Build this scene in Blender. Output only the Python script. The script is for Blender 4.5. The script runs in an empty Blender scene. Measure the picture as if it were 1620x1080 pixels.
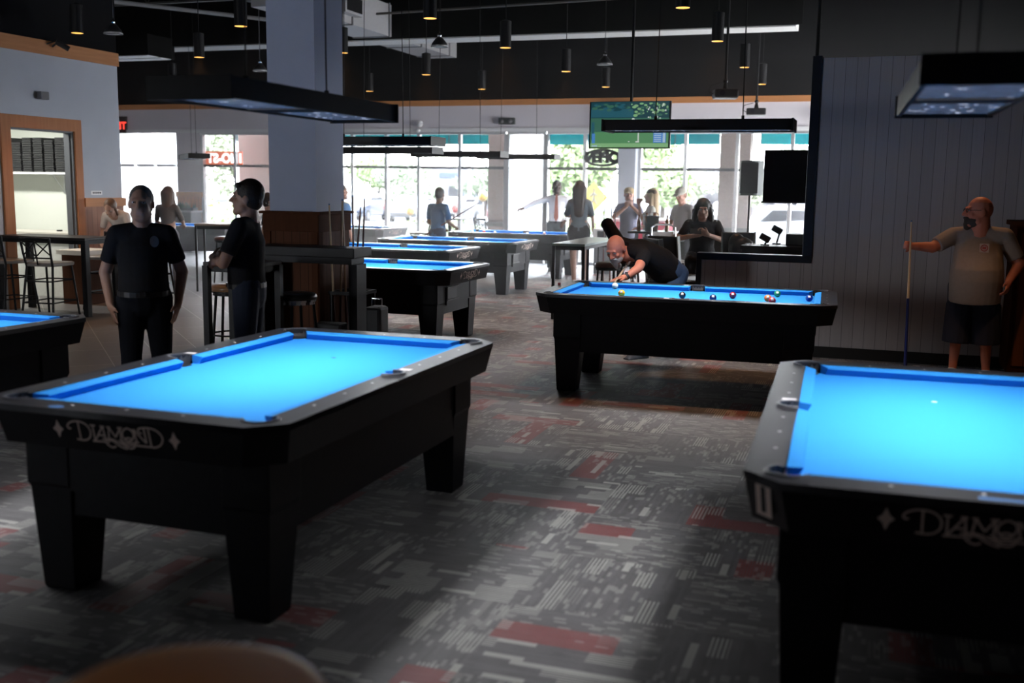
import bpy, bmesh, math, random
from mathutils import Vector, Matrix, Euler
random.seed(7)
PI = math.pi
C = bpy.context.scene.collection
SC = bpy.context.scene

# ---------------------------------------------------------------- camera
F_PX, PITCH, ROLL, YAW, CAM_H = 1642.05, .1483, .0140, -.3292, 1.6407
fw = Vector((math.sin(YAW)*math.cos(PITCH), math.cos(YAW)*math.cos(PITCH), -math.sin(PITCH)))
rt0 = Vector((math.cos(YAW), -math.sin(YAW), 0)); up0 = rt0.cross(fw)
rt = rt0*math.cos(ROLL) + up0*math.sin(ROLL); up = -rt0*math.sin(ROLL) + up0*math.cos(ROLL)
cd = bpy.data.cameras.new('camera'); cam = bpy.data.objects.new('camera', cd); C.objects.link(cam)
cd.sensor_width = 36.0; cd.lens = 36.0*F_PX/1620.0; cd.clip_end = 400; cd.clip_start = .05
cam.matrix_world = Matrix(((rt.x, up.x, -fw.x, 0), (rt.y, up.y, -fw.y, 0), (rt.z, up.z, -fw.z, CAM_H), (0, 0, 0, 1)))
cd.dof.use_dof = True; cd.dof.focus_distance = 9.3; cd.dof.aperture_fstop = 1.8
SC.camera = cam
# ---------------------------------------------------------------- world, daylight, exposure
SKY = 36.0
w = bpy.data.worlds.new('overcast_sky'); SC.world = w; w.use_nodes = True
nt = w.node_tree; nt.nodes.clear()
bg = nt.nodes.new('ShaderNodeBackground'); wo = nt.nodes.new('ShaderNodeOutputWorld')
tc = nt.nodes.new('ShaderNodeTexCoord'); sx = nt.nodes.new('ShaderNodeSeparateXYZ'); cr = nt.nodes.new('ShaderNodeValToRGB')
nt.links.new(tc.outputs['Generated'], sx.inputs[0]); nt.links.new(sx.outputs['Z'], cr.inputs[0])
cr.color_ramp.elements[0].position = 0; cr.color_ramp.elements[0].color = (.95, .97, 1, 1)
cr.color_ramp.elements[1].position = .8; cr.color_ramp.elements[1].color = (.70, .84, 1, 1)
nt.links.new(cr.outputs[0], bg.inputs[0]); nt.links.new(bg.outputs[0], wo.inputs[0]); bg.inputs[1].default_value = SKY
sd = bpy.data.lights.new('sun', 'SUN'); sd.energy = 7; sd.angle = .02; sd.color = (1, .95, .88)
so = bpy.data.objects.new('sun', sd); C.objects.link(so)
so.rotation_euler = Vector((.45, -.35, .82)).to_track_quat('Z', 'Y').to_euler()   # high, from behind the building front corner
for (px, py, sxx, rr) in ((-16.9, 21.62, 1.9, (-PI/2, 0, 0)), (-10, 21.62, 10.6, (-PI/2, 0, 0)), (-2.6, 21.62, 4.4, (-PI/2, 0, 0)), (3.68, 17.75, 6.3, (0, PI/2, 0)), (-9.9, -2.28, 1.8, (PI/2, 0, 0))):
    pd = bpy.data.lights.new('window_portal', 'AREA'); pd.shape = 'RECTANGLE'; pd.size = sxx; pd.size_y = 2.85
    pd.cycles.is_portal = True
    po = bpy.data.objects.new('window_portal', pd); C.objects.link(po); po.location = (px, py, 1.42); po.rotation_euler = rr
    if px > 3: pd.size, pd.size_y = 2.85, 6.3
SC.view_settings.view_transform = 'Standard'; SC.view_settings.look = 'None'; SC.view_settings.gamma = 1
SC.view_settings.exposure = 0; SC.view_settings.use_curve_mapping = False
SC.cycles.use_denoising = True; SC.cycles.max_bounces = 8; SC.cycles.diffuse_bounces = 4; SC.cycles.sample_clamp_indirect = 4
SC.cycles.caustics_reflective = False; SC.cycles.caustics_refractive = False; SC.cycles.use_adaptive_sampling = False

# ---------------------------------------------------------------- materials
MATS = {}
def mat(name, col, rough=.6, metal=0, var=.12, scale=30, spec=.3, bump=0, emit=None, es=0, coat=0, alpha=None):
    if name in MATS: return MATS[name]
    m = bpy.data.materials.new(name); m.use_nodes = True; n = m.node_tree; b = n.nodes['Principled BSDF']
    b.inputs['Roughness'].default_value = rough; b.inputs['Metallic'].default_value = metal
    b.inputs['Specular IOR Level'].default_value = spec; b.inputs['Coat Weight'].default_value = coat
    t = n.nodes.new('ShaderNodeTexCoord'); no = n.nodes.new('ShaderNodeTexNoise'); no.inputs['Scale'].default_value = scale; no.inputs['Detail'].default_value = 3
    n.links.new(t.outputs['Object'], no.inputs['Vector'])
    mx = n.nodes.new('ShaderNodeMix'); mx.data_type = 'RGBA'
    a = [max(0, c*(1-var)) for c in col]; d = [min(1, c*(1+var)) for c in col]
    mx.inputs[6].default_value = (*a, 1); mx.inputs[7].default_value = (*d, 1)
    n.links.new(no.outputs[0], mx.inputs[0]); n.links.new(mx.outputs[2], b.inputs['Base Color'])
    if bump:
        bp = n.nodes.new('ShaderNodeBump'); bp.inputs['Strength'].default_value = bump; bp.inputs['Distance'].default_value = .01
        n.links.new(no.outputs[0], bp.inputs['Height']); n.links.new(bp.outputs[0], b.inputs['Normal'])
    if emit:
        b.inputs['Emission Color'].default_value = (*emit, 1); b.inputs['Emission Strength'].default_value = es
    MATS[name] = m; return m
class NT:
    """small helper for arithmetic node graphs"""
    def __init__(s, m): s.m = m; s.n = m.node_tree.nodes; s.l = m.node_tree.links
    def inp(s, node, i, v):
        if isinstance(v, (int, float)): node.inputs[i].default_value = v
        elif isinstance(v, tuple): node.inputs[i].default_value = v
        else: s.l.new(v, node.inputs[i])
    def math(s, op, a, b=None, c=None):
        k = s.n.new('ShaderNodeMath'); k.operation = op; s.inp(k, 0, a)
        if b is not None: s.inp(k, 1, b)
        if c is not None: s.inp(k, 2, c)
        return k.outputs[0]
    def xyz(s, x, y, z=0.0):
        k = s.n.new('ShaderNodeCombineXYZ'); s.inp(k, 0, x); s.inp(k, 1, y); s.inp(k, 2, z); return k.outputs[0]
    def wn(s, v):
        k = s.n.new('ShaderNodeTexWhiteNoise'); k.noise_dimensions = '3D'; s.l.new(v, k.inputs[0]); return k.outputs[0]
    def noise(s, v, sc, det=2):
        k = s.n.new('ShaderNodeTexNoise'); s.l.new(v, k.inputs['Vector']); k.inputs['Scale'].default_value = sc; k.inputs['Detail'].default_value = det; return k.outputs[0]
    def mixc(s, f, a, b):
        k = s.n.new('ShaderNodeMix'); k.data_type = 'RGBA'; s.inp(k, 0, f); s.inp(k, 6, a); s.inp(k, 7, b); return k.outputs[2]
    def mixf(s, f, a, b):
        k = s.n.new('ShaderNodeMix'); k.data_type = 'FLOAT'; s.inp(k, 0, f); s.inp(k, 2, a); s.inp(k, 3, b); return k.outputs[0]
    def obj(s):
        k = s.n.new('ShaderNodeTexCoord'); q = s.n.new('ShaderNodeSeparateXYZ'); s.l.new(k.outputs['Object'], q.inputs[0]); return k.outputs['Object'], q.outputs[0], q.outputs[1], q.outputs[2]
def carpet_mat():
    m = bpy.data.materials.new('patterned_carpet'); m.use_nodes = True; g = NT(m); b = g.n['Principled BSDF']; M = g.math
    P, x, y, z = g.obj(); T = .62
    tx = M('FLOOR', M('DIVIDE', x, T)); ty = M('FLOOR', M('DIVIDE', y, T)); tid = g.wn(g.xyz(tx, ty, 3.0))
    par = M('GREATER_THAN', M('MODULO', M('ADD', M('ADD', tx, ty), 200.0), 2.0), .5)
    u = g.mixf(par, x, y); v = g.mixf(par, y, x); tt = M('MULTIPLY', tid, 91.0)
    def cells(du, dv, seed):
        cu = M('FLOOR', M('DIVIDE', u, du)); o = g.wn(g.xyz(cu, tt, seed)); cv = M('FLOOR', M('ADD', M('DIVIDE', v, dv), M('MULTIPLY', o, 5.0)))
        return g.wn(g.xyz(cu, cv, M('ADD', tt, seed*1.7)))
    stripes = M('GREATER_THAN', M('SINE', M('MULTIPLY', u, 2*PI/.017)), .1)
    def snap(a, c, sc, seed):
        return g.noise(g.xyz(M('MULTIPLY', M('FLOOR', M('DIVIDE', u, a)), a), M('MULTIPLY', M('FLOOR', M('DIVIDE', v, c)), c), M('MULTIPLY', tid, seed)), sc)
    zone = snap(.155, .31, 2.1, 3.0)
    z1 = M('GREATER_THAN', zone, .47)
    l1 = M('MULTIPLY', M('GREATER_THAN', cells(.0775, .17, 1.0), .74), stripes)
    l2 = M('GREATER_THAN', cells(.031, .15, 5.0), .94)
    l3 = M('MULTIPLY', M('GREATER_THAN', cells(.0155, .05, 9.0), .80), M('LESS_THAN', zone, .52))
    light = M('MINIMUM', M('ADD', M('MULTIPLY', M('ADD', l1, l2), M('ADD', M('MULTIPLY', z1, .7), .3)), M('MULTIPLY', l3, .45)), 1.0)
    r1 = M('GREATER_THAN', cells(.155, .9, 13.0), .86); rs = M('ADD', M('MULTIPLY', M('GREATER_THAN', M('SINE', M('MULTIPLY', u, 2*PI/.0125)), -.2), .6), .35)
    red = M('MULTIPLY', M('MULTIPLY', r1, rs), M('GREATER_THAN', snap(.155, .62, 1.3, 5.0), .44))
    fine = g.noise(P, 160.0); mid = g.noise(P, 9.0)
    base = g.mixc(mid, (.11, .105, .108, 1), (.20, .19, .195, 1))
    base = g.mixc(M('MULTIPLY', cells(.0155, .31, 21.0), .28), base, (.30, .29, .30, 1))
    c = g.mixc(M('MULTIPLY', red, .75), base, (.40, .05, .05, 1))
    c = g.mixc(M('MULTIPLY', light, .72), c, (.62, .61, .57, 1))
    c = g.mixc(M('MULTIPLY', fine, .45), c, (.02, .02, .02, 1))
    g.l.new(c, b.inputs['Base Color']); b.inputs['Roughness'].default_value = .52; b.inputs['Specular IOR Level'].default_value = .6
    bp = g.n.new('ShaderNodeBump'); bp.inputs['Strength'].default_value = .5; bp.inputs['Distance'].default_value = .004; g.l.new(fine, bp.inputs['Height']); g.l.new(bp.outputs[0], b.inputs['Normal'])
    return m
def tile_mat():
    m = bpy.data.materials.new('slate_plank_tile'); m.use_nodes = True; g = NT(m); b = g.n['Principled BSDF']; M = g.math
    P, x, y, z = g.obj(); s = .7071
    u = M('MULTIPLY', M('ADD', x, y), s); v = M('MULTIPLY', M('SUBTRACT', y, x), s)
    k = g.n.new('ShaderNodeTexBrick'); g.l.new(g.xyz(v, u), k.inputs['Vector']); k.inputs['Scale'].default_value = 1
    k.inputs['Brick Width'].default_value = .9; k.inputs['Row Height'].default_value = .42; k.inputs['Mortar Size'].default_value = .004
    k.inputs['Color1'].default_value = (.105, .10, .10, 1); k.inputs['Color2'].default_value = (.145, .135, .13, 1); k.inputs['Mortar'].default_value = (.42, .40, .38, 1)
    st = g.noise(g.xyz(M('MULTIPLY', u, 14.0), M('MULTIPLY', v, 2.0)), 2.5, 4)
    c = g.mixc(M('MULTIPLY', st, .5), k.outputs[0], (.05, .045, .045, 1)); g.l.new(c, b.inputs['Base Color'])
    b.inputs['Roughness'].default_value = .42
    return m
def wood_mat(name, c1, c2, axis='z', rough=.45, sc=1.0):
    if name in MATS: return MATS[name]
    m = bpy.data.materials.new(name); m.use_nodes = True; g = NT(m); b = g.n['Principled BSDF']; M = g.math
    P, x, y, z = g.obj(); f = dict(x=(2, 30, 30), y=(30, 2, 30), z=(30, 30, 2))[axis]
    no = g.noise(g.xyz(M('MULTIPLY', x, f[0]*sc), M('MULTIPLY', y, f[1]*sc), M('MULTIPLY', z, f[2]*sc)), 1.0, 5)
    g.l.new(g.mixc(no, (*c1, 1), (*c2, 1)), b.inputs['Base Color']); b.inputs['Roughness'].default_value = rough; b.inputs['Specular IOR Level'].default_value = .32 if 'rail' in name else .08
    MATS[name] = m; return m
def board_mat(name, c1, c2, pitch, along='x', groove=.06, rough=.5, gd=.35):
    """vertical boards: thin dark grooves every `pitch` along x or y"""
    if name in MATS: return MATS[name]
    m = bpy.data.materials.new(name); m.use_nodes = True; g = NT(m); b = g.n['Principled BSDF']; M = g.math
    P, x, y, z = g.obj(); h = x if along == 'x' else y
    if along == 'xy': h = M('ADD', x, y)
    q = M('DIVIDE', h, pitch); fr = M('FRACT', M('ADD', q, 100.0)); gr = M('LESS_THAN', fr, groove)
    hue = g.wn(g.xyz(M('FLOOR', q), 1.0, 2.0)); no = g.noise(g.xyz(M('MULTIPLY', h, 60.0), 0.0, M('MULTIPLY', z, 2.0)), 1.0, 4)
    c = g.mixc(M('ADD', M('MULTIPLY', hue, .4), M('MULTIPLY', no, .6)), (*c1, 1), (*c2, 1))
    c = g.mixc(gr, c, (c1[0]*gd, c1[1]*gd, c1[2]*gd, 1)); g.l.new(c, b.inputs['Base Color']); b.inputs['Roughness'].default_value = rough; b.inputs['Specular IOR Level'].default_value = .15
    bp = g.n.new('ShaderNodeBump'); bp.inputs['Strength'].default_value = .6; bp.inputs['Distance'].default_value = .01; bp.invert = True
    g.l.new(gr, bp.inputs['Height']); g.l.new(bp.outputs[0], b.inputs['Normal'])
    MATS[name] = m; return m
def glass_mat(name='window_glass', tint=(1, 1, 1), haze=0.0):
    m = bpy.data.materials.new(name); m.use_nodes = True; g = NT(m); g.n.remove(g.n['Principled BSDF']); out = g.n['Material Output']
    tr = g.n.new('ShaderNodeBsdfTransparent'); tr.inputs[0].default_value = (*tint, 1); gl = g.n.new('ShaderNodeBsdfGlossy'); gl.inputs['Roughness'].default_value = .02
    fr = g.n.new('ShaderNodeFresnel'); fr.inputs[0].default_value = 1.45; mx = g.n.new('ShaderNodeMixShader')
    no = g.noise(g.obj()[0], 3.0); f = g.math('MULTIPLY', g.math('ADD', .55, g.math('MULTIPLY', no, .3)), fr.outputs[0])
    g.l.new(f, mx.inputs[0]); g.l.new(tr.outputs[0], mx.inputs[1]); g.l.new(gl.outputs[0], mx.inputs[2]); g.l.new(mx.outputs[0], out.inputs[0]); return m
def glare_pane_mat():  # translucent white stands in for daylight blown out behind the glass
    m = bpy.data.materials.new('glare_white_pane'); m.use_nodes = True; g = NT(m); g.n.remove(g.n['Principled BSDF']); out = g.n['Material Output']
    a = g.n.new('ShaderNodeBsdfTranslucent'); no = g.noise(g.obj()[0], 2.0)
    g.l.new(g.mixc(no, (.93, .93, .93, 1), (.97, .97, .97, 1)), a.inputs[0])
    t = g.n.new('ShaderNodeBsdfTransparent'); mx = g.n.new('ShaderNodeMixShader'); mx.inputs[0].default_value = .3
    g.l.new(a.outputs[0], mx.inputs[1]); g.l.new(t.outputs[0], mx.inputs[2]); g.l.new(mx.outputs[0], out.inputs[0]); return m
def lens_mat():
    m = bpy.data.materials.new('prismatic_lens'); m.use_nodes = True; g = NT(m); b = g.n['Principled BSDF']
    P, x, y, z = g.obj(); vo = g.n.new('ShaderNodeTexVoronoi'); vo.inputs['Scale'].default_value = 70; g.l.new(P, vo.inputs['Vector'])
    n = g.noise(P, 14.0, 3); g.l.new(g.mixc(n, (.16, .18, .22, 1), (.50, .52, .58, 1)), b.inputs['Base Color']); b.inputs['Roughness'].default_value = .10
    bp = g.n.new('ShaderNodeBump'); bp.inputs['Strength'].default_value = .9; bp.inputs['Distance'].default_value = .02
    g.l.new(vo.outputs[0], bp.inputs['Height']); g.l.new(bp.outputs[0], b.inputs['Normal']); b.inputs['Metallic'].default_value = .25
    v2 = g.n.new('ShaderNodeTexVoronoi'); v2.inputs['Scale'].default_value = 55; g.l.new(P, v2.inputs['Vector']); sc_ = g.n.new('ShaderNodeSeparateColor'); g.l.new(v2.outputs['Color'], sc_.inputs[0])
    em = g.math('ADD', g.math('MULTIPLY', g.math('GREATER_THAN', sc_.outputs[0], .965), 1.0), g.math('MULTIPLY', n, .10))  # random glowing cells paint in the sparkle of the prisms
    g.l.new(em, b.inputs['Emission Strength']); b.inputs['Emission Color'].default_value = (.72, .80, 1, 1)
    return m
CARPET = carpet_mat(); TILE = tile_mat(); GLASS = glass_mat(); GLAREPANE = glare_pane_mat(); LENS = lens_mat()
BLACK = mat('black_laminate', (.008, .008, .010), .45, var=.3, spec=.13)
RAIL = wood_mat('black_rail_finish', (.014, .014, .017), (.030, .030, .036), 'y', rough=.36)
BMETAL = mat('black_metal', (.010, .010, .011), .45, 0, spec=.15)
BPLAST = mat('black_plastic', (.018, .018, .02), .45)
GPLAST = mat('grey_pocket_plastic', (.10, .10, .11), .35)
CLOTH = mat('blue_cloth', (.030, .27, .72), .9, var=.05, scale=300, spec=.15)
SIGHT = mat('pearl_sight', (.85, .85, .85), .2, var=.05)
LOGO = mat('logo_print', (.74, .60, .54), .5)
WHITE = mat('white_paint', (.78, .78, .78), .5, var=.05)
ALU = mat('aluminium', (.62, .63, .64), .3, .7, var=.05)
DARKALU = mat('dark_bronze_metal', (.05, .05, .055), .4, .5)
CHROME = mat('chrome', (.75, .75, .77), .12, 1, var=.03)
BLUEWALL = mat('grey_blue_wall_paint', (.40, .43, .49), .7, var=.06, scale=4)
PINKWALL = mat('grey_wall_paint', (.68, .64, .67), .7, var=.05, scale=4)
BLACKWALL = mat('black_wall_paint', (.008, .008, .009), .95, var=.2, spec=.08)
CEIL = mat('black_ceiling_paint', (.005, .005, .005), .95, var=.3, spec=.05)
ORANGE = wood_mat('orange_stained_oak', (.40, .16, .06), (.62, .28, .11), 'x')
ORANGEY = wood_mat('orange_stained_oak_long', (.34, .15, .07), (.52, .25, .12), 'y')
ORANGEZ = wood_mat('orange_stained_oak_upright', (.26, .10, .045), (.42, .18, .08), 'z')
DARKWOOD = wood_mat('dark_stained_wood', (.045, .016, .008), (.085, .032, .016), 'z', rough=.8)
WAINS = board_mat('stained_beadboard', (.16, .06, .03), (.27, .11, .055), .09, 'xy', rough=.7)
WAINSY = board_mat('stained_beadboard_side', (.22, .10, .06), (.34, .16, .10), .10, 'y')
PANEL = board_mat('grey_striped_panelling', (.40, .375, .38), (.54, .51, .52), .105, 'x', groove=.045, gd=.55)
LEATHER = mat('black_vinyl', (.014, .013, .013), .35, bump=.1, scale=60)
BROWNV = mat('brown_vinyl', (.10, .035, .028), .35, bump=.1, scale=60)

# ---------------------------------------------------------------- mesh helpers
class MB:
    def __init__(s): s.bm = bmesh.new(); s.mi = 0
    def _fin(s, fs):
        for f in fs: f.material_index = s.mi
        return s
    def box(s, c, sz, R=None):
        h = Vector(sz)*.5; c = Vector(c); vs = []
        for dx in (-1, 1):
            for dy in (-1, 1):
                for dz in (-1, 1):
                    p = Vector((dx*h.x, dy*h.y, dz*h.z)); p = (R @ p) if R else p; vs.append(s.bm.verts.new(c+p))
        F = [(0, 1, 3, 2), (4, 6, 7, 5), (0, 4, 5, 1), (2, 3, 7, 6), (0, 2, 6, 4), (1, 5, 7, 3)]
        return s._fin([s.bm.faces.new([vs[i] for i in f]) for f in F])
    def b2(s, x0, x1, y0, y1, z0, z1): return s.box(((x0+x1)/2, (y0+y1)/2, (z0+z1)/2), (abs(x1-x0), abs(y1-y0), abs(z1-z0)))
    def loft(s, rings, cap=True, closed=True):
        rv = [[s.bm.verts.new(p) for p in r] for r in rings]; n = len(rings[0]); fs = []
        for a, b in zip(rv[:-1], rv[1:]):
            for i in range(n if closed else n-1): fs.append(s.bm.faces.new((a[i], a[(i+1) % n], b[(i+1) % n], b[i])))
        if cap: fs.append(s.bm.faces.new(rv[0][::-1])); fs.append(s.bm.faces.new(rv[-1]))
        return s._fin(fs)
    def cyl(s, p0, p1, r0, r1=None, n=12, cap=True):
        p0 = Vector(p0); p1 = Vector(p1); r1 = r0 if r1 is None else r1; d = (p1-p0).normalized(); a = d.orthogonal().normalized(); b = d.cross(a)
        return s.loft([[p+(a*math.cos(t)+b*math.sin(t))*r for t in [2*PI*i/n for i in range(n)]] for p, r in ((p0, r0), (p1, r1))], cap)
    def tube(s, pts, r, n=8, closed=False):
        pts = [Vector(p) for p in pts]; rings = []; prev = None; N = len(pts)
        for i, p in enumerate(pts):
            if closed: d = (pts[(i+1) % N]-pts[i-1]).normalized()
            else: d = (pts[min(i+1, N-1)]-pts[max(i-1, 0)]).normalized()
            a = d.orthogonal().normalized() if prev is None else (prev-d*prev.dot(d)).normalized(); prev = a; b = d.cross(a)
            rr = r[i] if isinstance(r, (list, tuple)) else r
            rings.append([p+(a*math.cos(2*PI*k/n)+b*math.sin(2*PI*k/n))*rr for k in range(n)])
        if closed: rings.append(rings[0]); return s.loft(rings, False)
        return s.loft(rings, True)
    def lathe(s, prof, c=(0, 0, 0), n=20, cap=True):
        c = Vector(c); return s.loft([[c+Vector((r*math.cos(2*PI*k/n), r*math.sin(2*PI*k/n), z)) for k in range(n)] for r, z in prof], cap)
    def ell(s, c, r, R=None, nu=14, nv=9):
        c = Vector(c); r = r if hasattr(r, '__len__') else (r, r, r); rings = []
        for j in range(1, nv):
            ph = -PI/2+PI*j/nv
            ring = []
            for k in range(nu):
                p = Vector((r[0]*math.cos(ph)*math.cos(2*PI*k/nu), r[1]*math.cos(ph)*math.sin(2*PI*k/nu), r[2]*math.sin(ph)))
                ring.append(c+((R @ p) if R else p))
            rings.append(ring)
        bot = s.bm.verts.new(c+((R @ Vector((0, 0, -r[2]))) if R else Vector((0, 0, -r[2])))); top = s.bm.verts.new(c+((R @ Vector((0, 0, r[2]))) if R else Vector((0, 0, r[2]))))
        rv = [[s.bm.verts.new(p) for p in q] for q in rings]; fs = []
        for a, b in zip(rv[:-1], rv[1:]):
            for i in range(nu): fs.append(s.bm.faces.new((a[i], a[(i+1) % nu], b[(i+1) % nu], b[i])))
        for i in range(nu): fs.append(s.bm.faces.new((bot, rv[0][(i+1) % nu], rv[0][i]))); fs.append(s.bm.faces.new((top, rv[-1][i], rv[-1][(i+1) % nu])))
        return s._fin(fs)
    def cap(s, p0, r0, p1, r1, flat=False, wide=None, ratio=1.0, n=14):
        """tapered limb from p0 to p1 with round ends; `ratio` widens it along the vector `wide`"""
        p0 = Vector(p0); p1 = Vector(p1); d = (p1-p0); L = d.length
        if L < 1e-5: return s.ell(p0, max(r0, r1))
        d.normalize(); a = Vector(wide) if wide is not None else d.orthogonal(); a = (a-d*a.dot(d)).normalized(); b = d.cross(a); st = []
        if not flat:
            for t in (1.45, 1.1, .7, .35): st.append((p0-d*r0*math.sin(t), r0*math.cos(t)))
        st += [(p0, r0), ((p0+p1)/2, (r0+r1)/2), (p1, r1)]
        if not flat:
            for t in (.35, .7, 1.1, 1.45): st.append((p1+d*r1*math.sin(t), r1*math.cos(t)))
        return s.loft([[p+a*math.cos(2*PI*k/n)*r*ratio+b*math.sin(2*PI*k/n)*r for k in range(n)] for p, r in st])
    def poly(s, pts): return s._fin([s.bm.faces.new([s.bm.verts.new(p) for p in pts])])
    def prism(s, pts2, z0, z1): return s.loft([[Vector((x, y, z0)) for x, y in pts2], [Vector((x, y, z1)) for x, y in pts2]])
    def ribbon(s, pts, wd, origin, ux, uy, uz, off=.001):
        """a flat brush stroke of width wd through the 2-D points, in the frame (origin, ux, uy), facing uz"""
        P = [Vector(p) for p in pts]
        if len(P) > 2:
            Q = []
            for i in range(len(P)-1):
                a, b, c, d = P[max(i-1, 0)], P[i], P[i+1], P[min(i+2, len(P)-1)]
                for k in range(5):
                    t = k/5; Q.append(.5*((2*b)+(c-a)*t+(2*a-5*b+4*c-d)*t*t+(3*b-a-3*c+d)*t*t*t))
            Q.append(P[-1]); P = Q
        L = []; Rr = []
        for i, p in enumerate(P):
            d = (P[min(i+1, len(P)-1)]-P[max(i-1, 0)]).normalized(); nn = Vector((-d.y, d.x))*wd/2; L.append(p+nn); Rr.append(p-nn)
        def W(q, o): return origin+ux*q.x+uy*q.y+uz*o
        for i in range(len(P)-1):
            s.poly([W(L[i], off), W(Rr[i], off), W(Rr[i+1], off), W(L[i+1], off)])
        return s
    def done(s, name, m, parent=None, smooth=False, bevel=0, normals=True):
        if normals: bmesh.ops.recalc_face_normals(s.bm, faces=s.bm.faces[:])
        me = bpy.data.meshes.new(name); s.bm.to_mesh(me); s.bm.free()
        for k in (m if isinstance(m, (list, tuple)) else [m]): me.materials.append(k)
        o = bpy.data.objects.new(name, me); C.objects.link(o)
        if parent is not None: o.parent = parent
        if smooth:
            for p in me.polygons: p.use_smooth = True
        if bevel:
            md = o.modifiers.new('bevel', 'BEVEL'); md.width = bevel; md.segments = 2; md.limit_method = 'ANGLE'
        return o
def tag(o, label, cat, group=None, kind=None):
    o['label'] = label; o['category'] = cat
    if group: o['group'] = group
    if kind: o['kind'] = kind
    return o
def thing(name, label, cat, loc=(0, 0, 0), rz=0, group=None):
    o = bpy.data.objects.new(name, None); C.objects.link(o); o.location = loc; o.rotation_euler = (0, 0, rz); o.empty_display_size = .1
    return tag(o, label, cat, group)
def struct(o): o['kind'] = 'structure'; return o
def dup(root, loc, rz, label, group=None):
    r = root.copy(); C.objects.link(r); r.location = loc; r.rotation_euler = (0, 0, rz); r['label'] = label
    if group: r['group'] = group
    for ch in list(root.children):
        c = ch.copy(); C.objects.link(c); c.parent = r
        for g in list(ch.children):
            d = g.copy(); C.objects.link(d); d.parent = c
    return r
DG = None
def bake(o):
    """apply the modifiers of o into its mesh"""
    dg = bpy.context.evaluated_depsgraph_get(); me = bpy.data.meshes.new_from_object(o.evaluated_get(dg)); old = o.data; o.modifiers.clear(); o.data = me; bpy.data.meshes.remove(old)
    for p in me.polygons: p.use_smooth = True
    return o
def organic(mb, name, m, parent, vox=.008, sm=3):
    o = mb.done(name, m, None); md = o.modifiers.new('r', 'REMESH'); md.mode = 'VOXEL'; md.voxel_size = vox; md.adaptivity = 0
    ms = o.modifiers.new('s', 'SMOOTH'); ms.factor = .5; ms.iterations = sm
    bpy.context.view_layer.update(); bake(o)
    if parent is not None: o.parent = parent
    return o
def text_obj(name, body, size, m, parent, loc, rot, ext=.004, bold=0.0, align='CENTER'):
    cu = bpy.data.curves.new(name, 'FONT'); cu.body = body; cu.size = size; cu.extrude = ext; cu.offset = bold; cu.align_x = align; cu.align_y = 'CENTER'
    t = bpy.data.objects.new(name, cu); C.objects.link(t); bpy.context.view_layer.update()
    dg = bpy.context.evaluated_depsgraph_get(); me = bpy.data.meshes.new_from_object(t.evaluated_get(dg)); C.objects.unlink(t); bpy.data.objects.remove(t)
    me.materials.clear(); me.materials.append(m); o = bpy.data.objects.new(name, me); C.objects.link(o); o.location = loc; o.rotation_euler = rot
    if parent is not None: o.parent = parent
    return o

# ================================================================ the room
# window wall at Y=21.5, panelled partition at Y=10.66, side wall with the kitchen door at X=-10.3
def S(name, mb, m, **k): return struct(mb.done(name, m, **k))
mb = MB(); mb.b2(-5.75, 3.6, -2.2, 21.6, -.05, 0); mb.b2(-19.2, -5.75, -2.2, 5.4, -.05, 0); S('floor', mb, CARPET)
mb = MB(); mb.b2(-19.2, -5.75, 5.4, 21.6, -.05, 0.001); S('floor_tiles', mb, TILE)
mb = MB(); mb.b2(-19.3, 3.7, -2.3, 21.7, 5.3, 5.4); S('ceiling', mb, CEIL)
WY = 21.5; WT = 2.82      # window wall plane, head of the windows
def wallbox(name, m, *bs):
    mb = MB()
    for b in bs: mb.b2(*b)
    return S(name, mb, m)
wallbox('wall_back', PINKWALL, (-19.2, 3.6, WY, WY+.2, WT, 3.36), (-19.2, -17.9, WY, WY+.2, 0, WT), (-16.0, -15.3, WY, WY+.2, 0, WT), (-.3, 3.6, WY, WY+.2, 0, WT))
wallbox('wall_back_upper', BLACKWALL, (-19.2, 3.6, WY, WY+.2, 3.36, 5.3))
o = wallbox('trim_back_rail', ORANGE, (-19.2, 3.6, WY-.03, WY-.001, 3.36, 3.48))
wallbox('wall_far_left', PINKWALL, (-19.3, -19.2, -2.2, WY+.2, 0, 5.3))
wallbox('wall_right', BLACKWALL, (3.6, 3.7, -2.2, 14.6, 0, 5.3), (3.6, 3.7, 14.6, 20.9, 2.8, 5.3), (3.6, 3.7, 20.9, WY+.2, 0, 5.3))
wallbox('wall_front', BLACKWALL, (-19.2, -10.8, -2.3, -2.2, 0, 5.3), (-10.8, -9.0, -2.3, -2.2, 2.7, 5.3), (-10.8, -9.0, -2.3, -2.2, 0, .3), (-9.0, 3.6, -2.3, -2.2, 0, 5.3))
# side wall with the kitchen door
LX = -10.3; D0, D1, DH = 10.50, 11.62, 2.29
wallbox('wall_left', BLUEWALL, (LX-.15, LX, -2.2, D0, 0, 3.27), (LX-.15, LX, D1, 12.55, 1.36, 3.27), (LX-.15, LX, D0, D1, DH, 3.27), (LX-.15, LX-.01, D1, 12.55, 0, 1.36))
wallbox('wall_left_upper', BLACKWALL, (LX-.15, LX, -2.2, 12.55, 3.27, 5.3))
wallbox('wall_kitchen_return', BLUEWALL, (-19.2, LX-.15, 12.43, 12.55, 0, 5.3))
wallbox('trim_left_rail', ORANGEY, (LX, LX+.03, -2.2, 12.56, 3.25, 3.43))
wallbox('trim_left_wainscot', WAINSY, (LX-.01, LX+.012, D1+.13, 12.56, 0, 1.28))
wallbox('trim_left_wainscot_cap', ORANGEY, (LX-.01, LX+.045, D1+.13, 12.58, 1.28, 1.40))
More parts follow.
